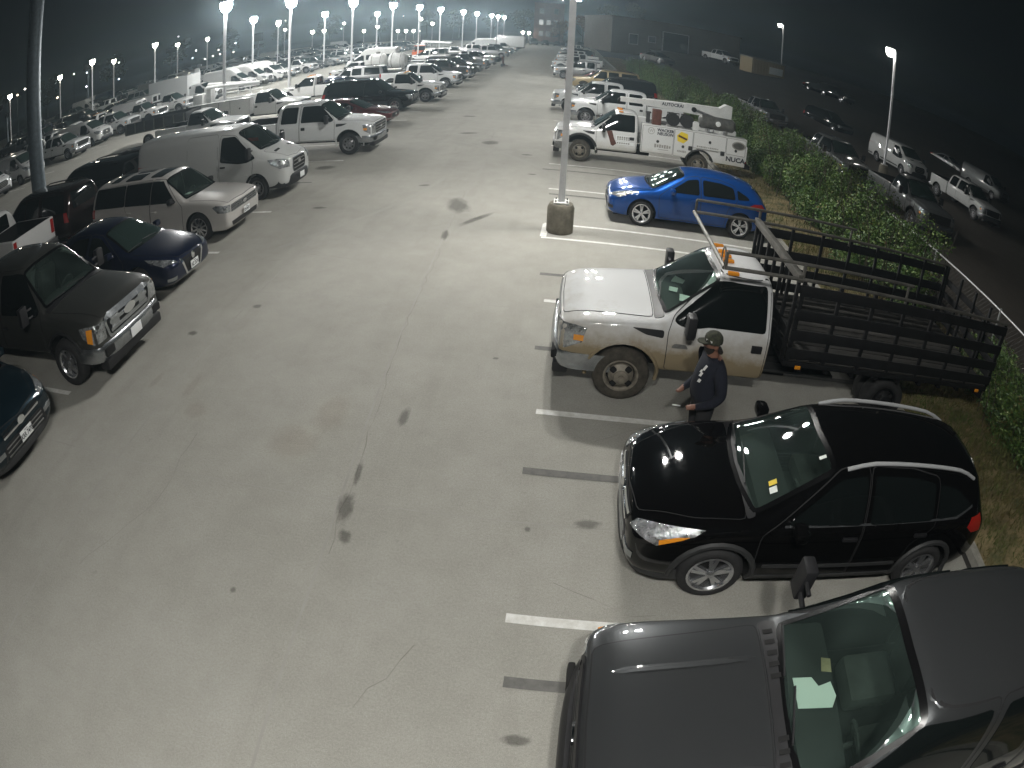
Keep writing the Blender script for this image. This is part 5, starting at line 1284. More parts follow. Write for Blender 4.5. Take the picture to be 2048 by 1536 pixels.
# trees and the dark wood beyond
def tree(x, y, h, label, group=None, leaf='leaf_dark', n=900, seed=1, lo=.35, hi=.8, z=0.0):
    r = thing('tree', label, 'tree', (x, y, z), 0, group); rg = random.Random(seed)
    b = MB(); b.tube([(0, 0, 0), (.1, 0, h * .25), (0, .1, h * .55), (.1, 0, h * .8)], [h * .022, h * .018, h * .011, h * .004], 7)
    for k in range(6):
        a = rg.uniform(0, 2 * pi); z0 = h * rg.uniform(.25, .6); b.tube([(0, 0, z0), (cos(a) * h * .14, sin(a) * h * .14, z0 + h * .10), (cos(a) * h * .25, sin(a) * h * .25, z0 + h * .22)], [h * .010, h * .007, h * .003], 5)
    b.build('trunk', M['bark'], r)
    bl = [(rg.uniform(-.24, .24) * h, rg.uniform(-.24, .24) * h, h * rg.uniform(.40, .90), h * rg.uniform(.10, .18), h * rg.uniform(.10, .18), h * rg.uniform(.08, .14)) for _ in range(13)]
    me = leaves(n, bl, lo, hi, seed + 500); me.materials.append(M[leaf]); f = put('crown', me, r); tag(f, kind='stuff')
    return r
tree(1.2, 212, 11.5, 'orange-lit tree behind the near lamp pole at the aisle end', leaf='leaf_orange_lit', n=1500, seed=3)
tree(-6.5, 215, 9, 'dim tree in front of the reddish brick building', leaf='leaf_orange_lit', n=900, seed=4)
k = 0
for x, y, h in [(-20, 238, 13), (-32, 244, 12), (-46, 250, 14), (-60, 255, 13), (-78, 250, 12), (-96, 240, 14), (-110, 225, 12), (-122, 205, 14), (-130, 180, 13), (-136, 150, 14), (-138, 120, 12), (-136, 95, 13), (9, 205, 11), (17, 200, 12)]:
    k += 1; tree(x, y, h, 'dark tree in the unlit belt around the lot', 'dark trees around the lot', n=700, seed=20 + k, lo=.5, hi=1.1, z=0 if x < 5 else max(0, rise(x, y) - .2))
# ------------------------------------------------------------------ paints
P_ = {}
for k, c, mt, rg in [('white', (.70, .71, .71), 0, .4), ('white_b', (.66, .68, .69), 0, .42), ('black', (.0022, .0022, .0026), 0, .28), ('charcoal', (.056, .060, .064), .55, .34), ('charcoal_b', (.048, .050, .048), .45, .4), ('blue', (.002, .055, .25), .35, .3), ('navy', (.006, .010, .030), .25, .3),
                     ('pearl', (.50, .485, .47), .05, .36), ('grey_white', (.50, .515, .515), 0, .45), ('teal', (.006, .016, .024), .4, .3), ('maroon', (.014, .006, .006), .3, .35), ('red', (.085, .008, .009), .3, .35), ('tan', (.36, .29, .17), .4, .4), ('silver', (.30, .31, .32), .6, .4), ('slate', (.12, .13, .135), .4, .4)]:
    P_[k] = paint(k + '_paint', c, mt, rg, dust={'black': .006, 'navy': .008, 'teal': .012, 'charcoal': .03, 'charcoal_b': .03, 'blue': .015, 'maroon': .02, 'red': .02}.get(k, .12))
P_['white_muddy'] = paint('white_muddy_paint', (.72, .73, .74), 0, .38, dirt=.95, dirtcol=(.25, .195, .11), dz=1.20)
P_['white_dusty'] = paint('white_dusty_paint', (.70, .71, .71), 0, .42, dirt=.55, dirtcol=(.36, .31, .22), dz=.85)

def paperwork(label, pts, m='paper', name='paper_sheet', cat='paper'):
    b = MB(); b.face(pts); me = b.mesh(name, M[m])
    c = sum((Vector(p) for p in pts), Vector()) / len(pts); me.transform(Matrix.Translation(-c))
    sol = evaluated(me, [('SOLIDIFY', dict(thickness=.003))])
    o = put(name, sol, None, None, c); tag(o, label, cat); return o

# ------------------------------------------------------------------ right-hand row, near to far
R0 = truck('pickup_truck', 'dark charcoal crew-cab pickup nearest the camera with papers on its dashboard', P_['charcoal'], 'crew', 'f150', True, see=True, grille='plain', trim='black_plastic', wheels='spoke6')
for sg in (1, -1):
    pts = []
    for k in range(9):
        x = .72 - 1.02 * k / 8; l, n = R0.skin.hit(x, sg * (.42 + .06 * k / 8), Skin.frame('T'), 0); pts.append(l - n * (.012 if 0 < k < 8 else .03))
    MB().tube(pts, .036, 8).build('hood_ridge', P_['charcoal'], R0.root)
for k in range(14):
    y = -.72 + 1.44 * k / 13
    if abs(y) > .18: R0.panel('vent_slot', [(-.385, y - .022), (-.385, y + .022), (-.46, y + .022), (-.46, y - .022)], 'T', M['well'], off=.012, depth=.012)
at(R0.root, 1.34, 1.95, pi); R0.root.scale = (1.03, 1, 1.06)
R1 = escape('compact_suv', 'black compact SUV with silver roof rails parked beside the charcoal pickup', P_['black'], plate=None)
at(R1.root, 1.71, 4.98, pi)
def sticker(car, poly, m):
    car.panel('sticker', poly, 'T', m, off=.010, depth=0.0)
sticker(R1, [(-.52, .50), (-.52, .575), (-.45, .575), (-.45, .50)], M['paper']); sticker(R1, [(-.53, .42), (-.53, .48), (-.455, .48), (-.455, .42)], M['yellow']); sticker(R1, [(-1.02, .36), (-1.02, .40), (-.95, .40), (-.95, .36)], M['paper'])

# stake-bed truck
S = truck('stake_truck', 'white mud-splashed flatbed truck with black stake sides and pipe rack over the cab', P_['white_muddy'], 'reg', 'sd', False, see=True, wheels='dually', rim='steel_rim', tyre='dusty_rubber', dual=True, clearance=True, wb=4.30, category='truck', trim='satin_chrome')
def stake_bed(S):
    rt = S.root; ds = M['dark_steel']; x0, x1, w, zf, zt = -6.45, -2.22, 1.19, 1.0, 2.20
    b = MB(); b.box(((x0 + x1) / 2, 0, zf - .04), (x1 - x0, 2 * w, .08), .01); bed = b.build('bed_deck', ds, rt)
    for k in range(14):
        y = -w + .085 + k * (2 * w - .02) / 14; MB().box(((x0 + x1) / 2, y, zf + .012), (x1 - x0 - .06, .155, .022), .004).build('plank', M['deck_wood'], bed)
    for y in (.42, -.42): MB().box(((x0 + x1) / 2 + .2, y, zf - .20), (x1 - x0 + .2, .10, .22), .01).build('frame_rail', ds, rt)
    for k in range(9): MB().box((x0 + .25 + k * .46, 0, zf - .12), (.07, 2 * w - .1, .09)).build('cross_beam', ds, bed)
    for sg in (1, -1):
        g_ = put('stake_side', None, rt, None, (0, sg * (w - .02), 0))
        n = 8
        for k in range(n):
            x = x1 - .05 - k * (x1 - x0 - .10) / (n - 1); MB().box((x, 0, (zf + zt) / 2), (.055, .045, zt - zf), .006).build('stake', ds, g_)
        for z in (1.14, 1.42, 1.72, 2.07): MB().box(((x0 + x1) / 2, sg * .036, z), (x1 - x0, .026, .155), .005).build('slat', ds, g_)
        MB().box(((x0 + x1) / 2, sg * .05, zf - .05), (x1 - x0 + .02, .05, .13), .01).build('rub_rail', ds, rt)
        for x in (x1 - .22, x0 + .3): MB().box((x, sg * (w + .055), zf - .05), (.09, .025, .05), .008).build('marker_light', M['amber'], rt)
    hd = put('headboard', None, rt, None, (x1 + .03, 0, 0))
    MB().box((0, 0, zt + .03), (.09, 2 * w + .04, .11), .01).build('top_beam', M['pipe_steel'], hd)
    for k in range(7): MB().box((0, -w + .05 + k * (2 * w - .10) / 6, (zf + zt) / 2), (.05, .05, zt - zf), .006).build('stake', ds, hd)
    for z in (1.15, 1.4): MB().box((.0, 0, z), (.03, 2 * w - .06, .16), .005).build('slat', ds, hd)
    tg = put('tailgate', None, rt, None, (x0, 0, 0))
    for k in range(5): MB().box((0, -w + .05 + k * (2 * w - .10) / 4, (zf + zt) / 2), (.05, .05, zt - zf), .006).build('stake', ds, tg)
    for z in (1.17, 1.40, 1.63, 1.90): MB().box((-.03, 0, z), (.026, 2 * w - .06, .125), .005).build('slat', ds, tg)
    ps = M['pipe_steel']; zr = 2.22
    rk = put('pipe_rack', None, rt)
    MB().tube([(-1.10, -w, zr), (-1.10, w, zr)], .030, 8).build('front_bar', ps, rk)
    for sg in (1, -1):
        MB().tube([(-1.10, sg * w, zr), (x1, sg * w, zr), (x0, sg * w, zr - .02)], .027, 8).build('pipe', ps, rk)
        MB().tube([(-1.12, sg * w * .985, zr + .21), (-4.1, sg * w * .985, zr + .21)], .025, 8).build('pipe', ps, rk)
        MB().tube([(-1.12, sg * w, zr), (-1.12, sg * w * .985, zr + .21)], .02, 6).build('strut', ps, rk); MB().tube([(x1, sg * w, zt), (x1, sg * w, zr + .21)], .025, 6).build('strut', ps, rk)
        MB().tube([(-4.0, sg * w, zt - .1), (-4.0, sg * w * .985, zr + .21)], .022, 6).build('strut', ps, rk)
    pts = [(-1.10 + .0 , w - .02 - .09 + .09 * cos(t), zr + .10 + .14 * sin(t)) for t in [2 * pi * k / 14 for k in range(15)]]
    MB().tube(pts, .010, 5).build('wire_loop', ps, rk)
    for sg in (1, -1): MB().box((-4.30, sg * .9, .93), (1.0, .5, .03), .01).build('mud_guard', ds, rt)
    MB().box((x0 + .02, 0, .80), (.08, 2.2, .14), .01).build('rear_sill', ds, rt)
    for sg in (.95, -.95): MB().box((x0 - .03, sg, .80), (.03, .2, .09), .01).build('tail_light', M['red_lens'], rt)
M['deck_wood'] = mat('deck_wood', (.020, .018, .015), .9, noise=.5, nscale=4)
stake_bed(S)
dark_rim = None
for c in S.root.children:
    if c.name.startswith('wheel') and c.location.x < -2:
        for q in c.children:
            if q.name.startswith('rim'):
                q.data = q.data.copy(); q.data.materials[0] = M['dark_steel']
            else: q.data = q.data.copy(); q.data.materials[0] = M['rubber']
for v in ('L', 'R'):
    S.panel('diesel_badge', rounded([(-.62, .92), (-.86, .92), (-.82, .98), (-.66, .98)], .02, 2), v, M['grey_metal'], off=.016)
at(S.root, .90, 8.56, pi)

R3 = hatchback('hatchback', 'bright blue hatchback parked behind the lamp pedestal', P_['blue']); at(R3.root, 1.84, 16.43, pi); R3.root.scale = (.985, .985, 1.07)

# service truck with crane
def service_body(S, x1, L, mt=None, crane=True, detail=True):
    rt = S.root; wm = mt or P_['white_dusty']; x0 = x1 - L; w = 1.12; zb, zt = .62, 1.66; rx = S.rx
    lock = M['black_plastic']
    for sg in (1, -1):
        b = MB(); b.box(((x0 + x1) / 2, sg * (w - .23), (zb + zt) / 2), (L, .46, zt - zb), .02); me = b.mesh('side_box', [wm, M['well']], False)
        c = MB(); c.mi = 1; y0, y1 = sorted((sg * (w - .5), sg * (w + .2))); c.lathe([(.52, y0), (.52, y1)], 28, 'y', (rx, 0, .44), True)
        me = boolean(me, [c.mesh('c', [wm, M['well']])]); me.polygons.foreach_set('use_smooth', [True] * len(me.polygons)); me.set_sharp_from_angle(angle=radians(40))
        bx = put('side_box', me, rt); sk = Skin(me); S.skin = sk; v = 'L' if sg > 0 else 'R'
        xs = [x1 - .02, x1 - L * .30, x1 - L * .48, x1 - L * .80, x0 + .02]
        for i, (a, c_) in enumerate(zip(xs, xs[1:])):
            zl = zb + .04 if i in (0, 1, 3) else 1.05
            if i == 3: zl = zb + .40
            if not detail: continue
            d = S.panel('cabinet_door', rounded([(a - .02, zl), (a - .02, zt - .05), (c_ + .02, zt - .05), (c_ + .02, zl)], .03, 2), v, wm, off=.012, depth=.02, seam=.010, cell=.4)
            xm = (a + c_) / 2; zz = (1.08, 1.02, 1.33, 1.18)[i]
            bb = MB(); bb.lathe([(.0001, sg * .03), (.045, sg * .03), (.055, 0)], 14, 'y', (xm, sg * (w + .012), zz)); bb.build('latch', M['dark_clad'], d)
        pts = [(rx + .54 * cos(t), sg * (w + .01), .44 + .54 * sin(t)) for t in [radians(20 + 140 * k / 14) for k in range(15)]]
        MB().tube(pts, .035, 6).build('wheel_arch_trim', M['dark_clad'], rt)
    MB().box(((x0 + x1) / 2, 0, 1.02), (L, 1.34, .06)).build('bed_floor', M['grey_metal'], rt)
    MB().box((x0 - .02, 0, 1.12), (.05, 2 * w - .02, .55), .01).build('tailgate', wm, rt)
    MB().box((x0 - .12, 0, .62), (.24, 2.1, .14), .02).build('rear_bumper', M['dark_steel'], rt)
    for y in (.95, -.95): MB().box((x0 - .05, y, .9), (.03, .12, .3), .01).build('tail_light', M['red_lens'], rt)
    return x0, w, zt
T = truck('service_truck', 'white service truck with crane boom, tank and lettered tool cabinets', P_['white_dusty'], 'reg', 'sd', False, wheels='dually', rim='steel_rim', tyre='dusty_rubber', dual=True, wb=4.35, category='truck', bigarch=.58, clearance=True, trim='grey_metal')
T.arch(0, .42, .60, 1.02, M['dark_clad'], .05, -5, 185, 'fender_flare')
sk_cab = T.skin
x0, w, zt = service_body(T, -2.16, 3.95)
rt = T.root
def tpart(b, n, m, p=None): return b.build(n, m, p or rt)
M['rust_red'] = mat('rust_red', (.13, .045, .03), .8, noise=.5)
M['tank_grey'] = mat('tank_grey', (.16, .16, .15), .45, metal=.4, noise=.4)
tpart(MB().box((-2.68, .88, zt + .27), (.32, .36, .56), .01), 'upright_cabinet', M['rust_red'])
tpart(MB().box((-2.36, .95, zt + .22), (.14, .14, .36), .02).box((-2.36, .95, zt + .42), (.20, .20, .06), .02), 'hose_bracket', M['dark_clad'])
for xx in (-3.28, -3.80):
    b = MB(); b.lathe([(.0001, -.17), (.24, -.17), (.24, -.13), (.12, -.12), (.12, .12), (.24, .13), (.24, .17), (.0001, .17)], 20, 'y', (xx, .84, zt + .27)); o = tpart(b, 'hose_reel', M['rubber'])
    MB().box((xx, .84, zt + .02), (.4, .4, .04), .01).build('stand', M['grey_metal'], o)
    MB().tube([(xx + .2, .84, zt + .3), (xx + .22, .84, zt + .5), (xx - .22, .84, zt + .5), (xx - .2, .84, zt + .3)], .02, 6).build('frame', M['dark_steel'], o)
b = MB(); b.lathe([(.0001, -.72), (.16, -.70), (.25, -.60), (.25, .60), (.16, .70), (.0001, .72)], 20, 'x', (-4.95, .80, zt + .36)); o = tpart(b, 'air_tank', M['tank_grey'])
for xx in (-4.6, -5.3): MB().box((xx, .80, zt + .06), (.10, .42, .18), .02).build('saddle', M['grey_metal'], o)
b = MB(); b.lathe([(.0001, .04), (.09, .03), (.10, 0)], 14, 'y', (-4.95, 1.05, zt + .38)); b.build('gauge', M['plate'], o)
for xx in (-4.62, -4.78, -5.2): MB().tube([(xx, 1.03, zt + .16), (xx, 1.08, zt + .10), (xx, 1.0, zt + .02)], .025, 6).build('valve', M['dull_alloy'], o)
tpart(MB().box((-4.12, .9, zt + .16), (.24, .3, .3), .03), 'toolbox', M['white_plain'])
tpart(MB().box((-3.0, -.1, 1.35), (.9, .7, .6), .06).box((-3.9, -.1, 1.3), (.6, .6, .5), .05), 'compressor', M['dark_clad'])
# crane: pedestal at the far rear corner, tapering boom lying forward over the bed
cr = put('crane', None, rt)
b = MB(); b.lathe([(.0001, 1.0), (.20, 1.0), (.17, 2.1), (.0001, 2.1)], 18, 'z', (-5.55, -.78, 0)); b.build('crane_post', M['white_plain'], cr)
bm_ = MB()
A = [(-5.85, 2.10), (-5.85, 2.62), (-5.6, 2.66), (-5.35, 2.48), (-2.3, 2.38), (-2.3, 2.14), (-5.2, 2.04)]
bm_.prism(A, -.98, -.62, 'y'); boom = bm_.build('boom', M['white_plain'], cr, smooth=False)
MB().box((-1.9, -.80, 2.26), (.9, .24, .18), .01).build('boom_extension', M['white_plain'], cr)
b = MB(); b.lathe([(.0001, -.08), (.10, -.08), (.10, .08), (.0001, .08)], 14, 'y', (-1.45, -.80, 2.20)); b.build('sheave', M['dark_steel'], cr)
MB().tube([(-5.45, -.58, 2.0), (-4.4, -.58, 2.24)], .05, 8).build('ram', M['dull_alloy'], cr)
b = MB(); b.lathe([(.0001, -.05), (.10, -.05), (.10, .05), (.0001, .05)], 12, 'y', (-4.3, -.56, 2.26)); b.build('pivot', M['dark_steel'], cr)
lettering('AUTOCRANE', .17, (-3.55, -.617, 2.30), (-1, 0, 0), (.03, 0, 1), M['ink'], boom, bold=.006)
# lettering and signs on the near cabinets
yb = w + .016
def lt(t, s, x, z, m='ink', **k): return lettering(t, s, (x, yb, z), (-1, 0, 0), (0, 0, 1), M[m], rt, **k)
lt('WACKER', .145, -3.02, 1.50, bold=.006); lt('NEUSON', .145, -3.02, 1.37, bold=.006)
pts = [(-2.50 + .115 * cos(t), yb - .006, 1.44 + .115 * sin(t)) for t in [2 * pi * k / 24 for k in range(25)]]
MB().tube(pts, .012, 5).build('logo_ring', M['ink_grey'], rt); lettering('W', .16, (-2.50, yb, 1.44), (-1, 0, 0), (0, 0, 1), M['ink_grey'], rt)
lt('NUCA', .25, -5.72, .84, bold=.006, squash=1.05)
MB().prism([(-3.48, 1.20), (-3.44, 1.40), (-3.60, 1.56), (-3.84, 1.50), (-3.86, 1.28), (-3.70, 1.14)], yb - .012, yb, 'y').build('yellow_sign', M['yellow'], rt)
o = MB().box((0, 0, 0), (.34, .006, .07)).build('sign_bar', M['ink_grey'], rt, loc=(-3.66, yb + .004, 1.35)); o.rotation_euler = (0, radians(-18), 0); o.data.materials[0] = M['rust_red']
def oval(x, z, a, c, m, y): return MB().prism([(x + a * cos(t), z + c * sin(t)) for t in [2 * pi * k / 28 for k in range(28)]], y - .008, y, 'y').build('oval_sign', M[m], rt)
oval(-5.80, 1.38, .27, .16, 'ink_grey', yb + .002); oval(-5.80, 1.38, .22, .12, 'tank_grey', yb + .005)
for (x, z, ww, hh, n) in ((-2.95, .92, .62, .14, 7), (-2.98, .80, .40, .03, 1), (-3.66, .84, .34, .09, 6), (-4.62, 1.12, .84, .07, 12), (-4.62, 1.02, .84, .03, 1)):
    b = MB(); rg = random.Random(int(x * -100))
    for k in range(n):
        hx = hh * rg.uniform(.6, 1); b.box((x + ww / 2 - ww * (k + .5) / n, yb - .004, z), (ww / n * (.72 if n > 1 else 1), .006, hx))
    b.build('worn_lettering', M['ink_grey'], rt)
for x, z in ((-3.98, 1.0), (-5.20, 1.0)): MB().box((x, yb, z), (.16, .03, .16), .02).build('vent_square', M['dark_clad'], rt)
# door signs on the cab
T.skin = sk_cab
T.panel('door_map', [(-.92, 1.22), (-1.12, 1.24), (-1.20, .98), (-1.30, .80), (-1.18, .70), (-1.10, .74), (-1.02, .98)], 'L', M['rust_red'], off=.014)
T.panel('door_sign', [(-1.26, .92), (-1.26, 1.10), (-1.80, 1.10), (-1.80, .92)], 'L', M['plate'], off=.013)
T.panel('door_sign', [(-1.28, .78), (-1.28, .89), (-1.92, .89), (-1.92, .78)], 'L', M['plate'], off=.013)
for z, hh in ((1.04, .07), (.97, .04), (.835, .05)):
    for k in range(6): T.panel('worn_lettering', [(-1.31 - k * .08, z - hh / 2), (-1.31 - k * .08, z + hh / 2), (-1.365 - k * .08, z + hh / 2), (-1.365 - k * .08, z - hh / 2)], 'L', M['ink_grey'], off=.018, depth=.004)
at(T.root, .26, 23.55, pi); T.root.scale = (.985, 1, 1.04)

# ------------------------------------------------------------------ left-hand row, near to far
L0 = truck('pickup_truck', 'dark grey crew-cab pickup with chromed bar grille, left front row', P_['charcoal_b'], 'crew', 'f150', True, see=True, grille='bars', plate='', trim='satin_chrome', wheels='spoke6', rim='alloy')
at(L0.root, -7.95, 7.47, 0); L0.root.scale = (1.04, 1.04, 1.11)
Lm = escape('compact_suv', 'dark teal car nose at the left frame edge with a white front plate', P_['teal'], plate='KRR 7470', rails=False, see=False); at(Lm.root, -8.25, 4.50, 0); Lm.root.scale = (1, 1, 1.06)
L1 = sedan('sedan', 'dark navy sedan between the grey pickup and the white wagon', P_['navy'], plate='NZ 2576'); at(L1.root, -8.55, 10.62, 0); L1.root.scale = (1, 1, 1.07)
L2 = wagon('family_wagon', 'pearl white boxy wagon with dark glass and sunroofs', P_['pearl'], P_['pearl'], plate='DV 4471'); at(L2.root, -8.94, 13.88, 0); L2.root.scale = (1, 1, 1.07)
L3 = van('cargo_van', 'long greyish white cargo van behind the boxy wagon', P_['grey_white'], see=True, plate='', L=4.9, wb=3.6); at(L3.root, -8.98, 17.42, 0); L3.root.scale = (1, 1, 1.12)
L4 = truck('pickup_truck', 'white crew-cab pickup just beyond the cargo van', P_['white_b'], 'crew', 'sd', True, see=False, wheels='steel', rim='dull_alloy', trim='satin_chrome', bigarch=.53); at(L4.root, -8.13, 23.36, 0); L4.root.scale = (1.03, 1.03, 1.09)
# more kinds, used once near and copied far
L5 = sedan('coupe', 'dark red low coupe beyond the white crew-cab pickup', P_['red'], vgrille=False); at(L5.root, -9.3, 29.6, 0); L5.root.scale = (1, 1, .96)
L6 = big_suv('large_suv', 'big black SUV between the red coupe and the white work truck', P_['black']); at(L6.root, -9.5, 34.4, 0)
L7 = truck('work_truck', 'white regular-cab work truck with tall dark front wheels, left row', P_['white_dusty'], 'reg', 'sd', True, wheels='dually', rim='dull_alloy', dual=True, bigarch=.56, clearance=True, category='truck', bedlen=2.45, wb=3.7); at(L7.root, -8.8, 38.6, 0)

# bucket truck: crew of parts on a cab and flat body
def bucket_truck():
    S = truck('bucket_truck', 'white bucket truck with its boom stowed along the roof', P_['white'], 'reg', 'sd', False, wheels='dually', rim='dull_alloy', dual=True, wb=4.8, category='truck')
    x0, w, zt = service_body(S, -2.2, 4.6, P_['white'], detail=True)
    r = S.root
    bo = put('boom', None, r)
    MB().box((-6.0, .35, 1.9), (.55, .55, 1.5), .05).build('turret', M['white_plain'], bo)
    MB().tube([(-6.1, .35, 2.75), (-1.9, .35, 2.35)], .15, 8).build('lower_boom', M['white_plain'], bo)
    MB().tube([(-1.9, -.05, 2.45), (-6.0, -.05, 2.62)], .11, 8).build('upper_boom', M['plate'], bo)
    MB().box((-1.9, .15, 2.42), (.3, .6, .3), .04).build('elbow', M['tank_grey'], bo)
    b = MB(); b.box((-6.5, .0, 1.75), (.75, .75, 1.05), .06); bk = b.build('bucket', M['white_plain'], bo)
    for k in range(5): MB().box((-6.5 + .12 * (k - 2), .385, 1.75), (.03, .02, .95)).build('bucket_rib', M['tank_grey'], bk)
    for k in range(3): MB().box((-3.3 - k * .9, .95, zt + .28 + .1 * k), (.06, .06, .55)).build('rack_post', M['white_plain'], r)
    for z in (.32, .55): MB().tube([(-2.4, .95, zt + z), (-5.4, .95, zt + z)], .03, 6).build('rack_rail', M['white_plain'], r)
    MB().box((x0 - .35, 0, .72), (.7, 2.2, .10), .02).build('rear_deck', M['tank_grey'], r)
    return S
BT = bucket_truck(); at(BT.root, -15.6, 33.2, 0)

def box_truck():
    S = van('box_truck', 'white cutaway box truck with a tall plain cargo box', P_['white_b'], L=1.95, wb=4.0, category='truck')
    r = S.root
    MB().box((-4.55, 0, 1.98), (5.0, 2.36, 2.36), .05).build('cargo_box', P_['white_b'], r)
    MB().box((-4.55, 0, .72), (5.0, 1.2, .18), .02).build('frame', M['dark_steel'], r)
    for sg in (1, -1): MB().box((-4.55, sg * 1.185, .86), (4.9, .02, .10)).build('box_rail', M['grey_metal'], r)
    MB().box((-7.07, 0, 1.98), (.04, 2.1, 2.1), .01).build('roller_door', M['plate'], r)
    return S
BX = box_truck(); at(BX.root, -32.0, 50.0, 0)
HV = van('high_roof_van', 'white high-roof van behind the bucket truck, nearest of three', P_['white'], L=4.9, wb=3.6, H=2.72, group='white high-roof vans side by side'); at(HV.root, -31.8, 56.5, 0)
PV = van('passenger_van', 'white high-roof passenger van with long side windows facing away', P_['white'], L=4.9, wb=3.6, H=2.72, glazed=True); at(PV.root, -24.3, 69.0, pi)

def tank_truck():
    S = truck('tank_truck', 'white truck carrying two pale cylindrical tanks on its bed', P_['white'], 'reg', 'sd', False, wheels='dually', rim='dull_alloy', dual=True, wb=4.4, category='truck')
    r = S.root
    MB().box((-4.5, 0, .95), (4.5, 2.2, .10), .01).build('flat_deck', M['tank_grey'], r)
    for i, xx in enumerate((-3.5, -5.3)):
        b = MB(); b.lathe([(.0001, -.80), (.55, -.74), (.74, -.5), (.74, .5), (.55, .74), (.0001, .80)], 20, 'x', (xx, 0, 1.85)); t = b.build('tank', M['white_plain'], r)
        for d in (-.4, .4): MB().tube([(xx + d, .75 * cos(a), 1.85 + .75 * sin(a)) for a in [2 * pi * k / 18 for k in range(19)]], .02, 5).build('strap', M['dark_steel'], t)
        MB().lathe([(.0001, 2.78), (.2, 2.76), (.2, 2.56)], 12, 'z', (xx, 0, 0)).build('hatch', M['grey_metal'], t)
    for k in range(5): MB().tube([(-2.6 - k * .9, 1.0, 1.0), (-2.6 - k * .9, 1.0, 1.7)], .02, 5).build('rail_post', M['white_plain'], r)
    return S
TT = tank_truck(); at(TT.root, -20.6, 54.5, pi)
# dark dump trailer beside the bucket truck
r = thing('dump_trailer', 'dark steel trailer with ribbed sides standing in the aisle beyond the cargo van roof', 'trailer', (-23.4, 30.6, 0), .12)
ds = M['tank_grey']
MB().box((0, 0, .95), (4.6, 2.1, .10)).build('floor', ds, r)
for sg in (1, -1):
    o = MB().box((0, sg * 1.03, 1.3), (4.6, .05, .66), .01).build('side', M['dark_clad'], r)
    for k in range(7): MB().box((-2.2 + k * .73, sg * 1.075, 1.28), (.07, .04, .62)).build('rib', ds, o)
for xx in (2.3, -2.3): MB().box((xx, 0, 1.3), (.05, 2.1, .66), .01).build('end', M['dark_clad'], r)
MB().tube([(2.3, .8, .85), (3.7, 0, .7), (2.3, -.8, .85)], .06, 6).build('drawbar', ds, r)
for xx in (.55, -.45):
    for sg in (1, -1): wheel(r, xx, sg * 1.12, .38, .22, .2, 'steel', sg, 'rubber', 'dull_alloy')

# ------------------------------------------------------------------ the rows beyond: copies of the kinds above
CREW = truck('pickup_truck', 'white crew-cab pickup in the second row, right of the white van', P_['white_b'], 'crew', 'sd', True, near=False, wheels='steel', rim='dull_alloy', lvl=1); at(CREW.root, -33.2, 38.4, 0)
TALL = truck('pickup_truck', 'white regular-cab pickup with big front wheels before the box truck', P_['white'], 'reg', 'sd', True, near=False, wheels='steel', rim='dull_alloy', lvl=1, bigarch=.54); at(TALL.root, -32.6, 41.6, 0)
VAN2 = van('cargo_van', 'white cargo van in the second row just right of the thick pole', P_['grey_white'], near=False); at(VAN2.root, -33.8, 35.2, 0)
TREE = tree_of(None)
def recolour(o, tr, old, new):
    if o.type == 'MESH':
        for s_ in o.material_slots:
            if s_.material is old: s_.link = 'OBJECT'; s_.material = new
    for c in tr.get(o.name, []): recolour(c, tr, old, new)
def clone(S, label, x, y, rz, group=None, old=None, new=None, z=0):
    c = copy_tree(S.root, TREE); c['label'] = label
    if 'group' in c: del c['group']
    if group: c['group'] = group
    c.location = (x, y, z); c.rotation_euler = (0, 0, rz); c.scale = S.root.scale
    if new:
        tr2 = {}
        def walk(o, t):
            tr2.setdefault(o.name, [])
        # read the copy's children from the scene once
        for ob in c.children_recursive: tr2.setdefault(ob.parent.name, []).append(ob)
        recolour(c, tr2, old, new)
    return c
FL = {}
for k, S_ in (('crew', CREW), ('tall', TALL), ('van', VAN2), ('high', HV), ('pv', PV), ('sedan', L5), ('suv', L6), ('box', BX), ('bucket', BT), ('hatch', R3), ('cuv', Lm), ('work', L7)): FL[k] = (flatten(S_), S_.p)
CATS = {'crew': ('pickup_truck', 'pickup truck'), 'tall': ('pickup_truck', 'pickup truck'), 'van': ('cargo_van', 'van'), 'high': ('high_roof_van', 'van'), 'pv': ('passenger_van', 'van'), 'sedan': ('sedan', 'car'), 'suv': ('large_suv', 'car'), 'box': ('box_truck', 'truck'), 'bucket': ('bucket_truck', 'truck'), 'hatch': ('hatchback', 'car'), 'cuv': ('compact_suv', 'car'), 'work': ('work_truck', 'truck')}
def far(kind, x, y, rz, colour, label, group=None, z=0):
    me, old = FL[kind]; n, c = CATS[kind]
    o = put(n, me, None, None, (x, y, z), rz); tag(o, label, c, group)
    for s_ in o.material_slots:
        if s_.material is old: s_.link = 'OBJECT'; s_.material = P_[colour]
    return o
CW = {'white': 'white', 'white_b': 'white', 'grey_white': 'greyish white', 'slate': 'slate grey', 'charcoal_b': 'dark grey', 'silver': 'silver', 'black': 'black', 'maroon': 'maroon', 'navy': 'navy'}
KW = {'crew': 'crew-cab pickup', 'tall': 'regular-cab pickup', 'van': 'cargo van', 'high': 'high-roof van', 'suv': 'large SUV', 'cuv': 'compact SUV', 'sedan': 'low car', 'work': 'work truck', 'hatch': 'hatchback'}
def row_label(k, c, y, row):
    seg = 'near the thick dark pole' if y < 38 else 'level with the box truck' if y < 58 else 'level with the high-roof vans' if y < 78 else 'level with the passenger van' if y < 100 else 'towards the far end' if y < 130 else 'at the hazy far end'
    return '%s %s in %s, %s' % (CW[c], KW[k], row, seg)

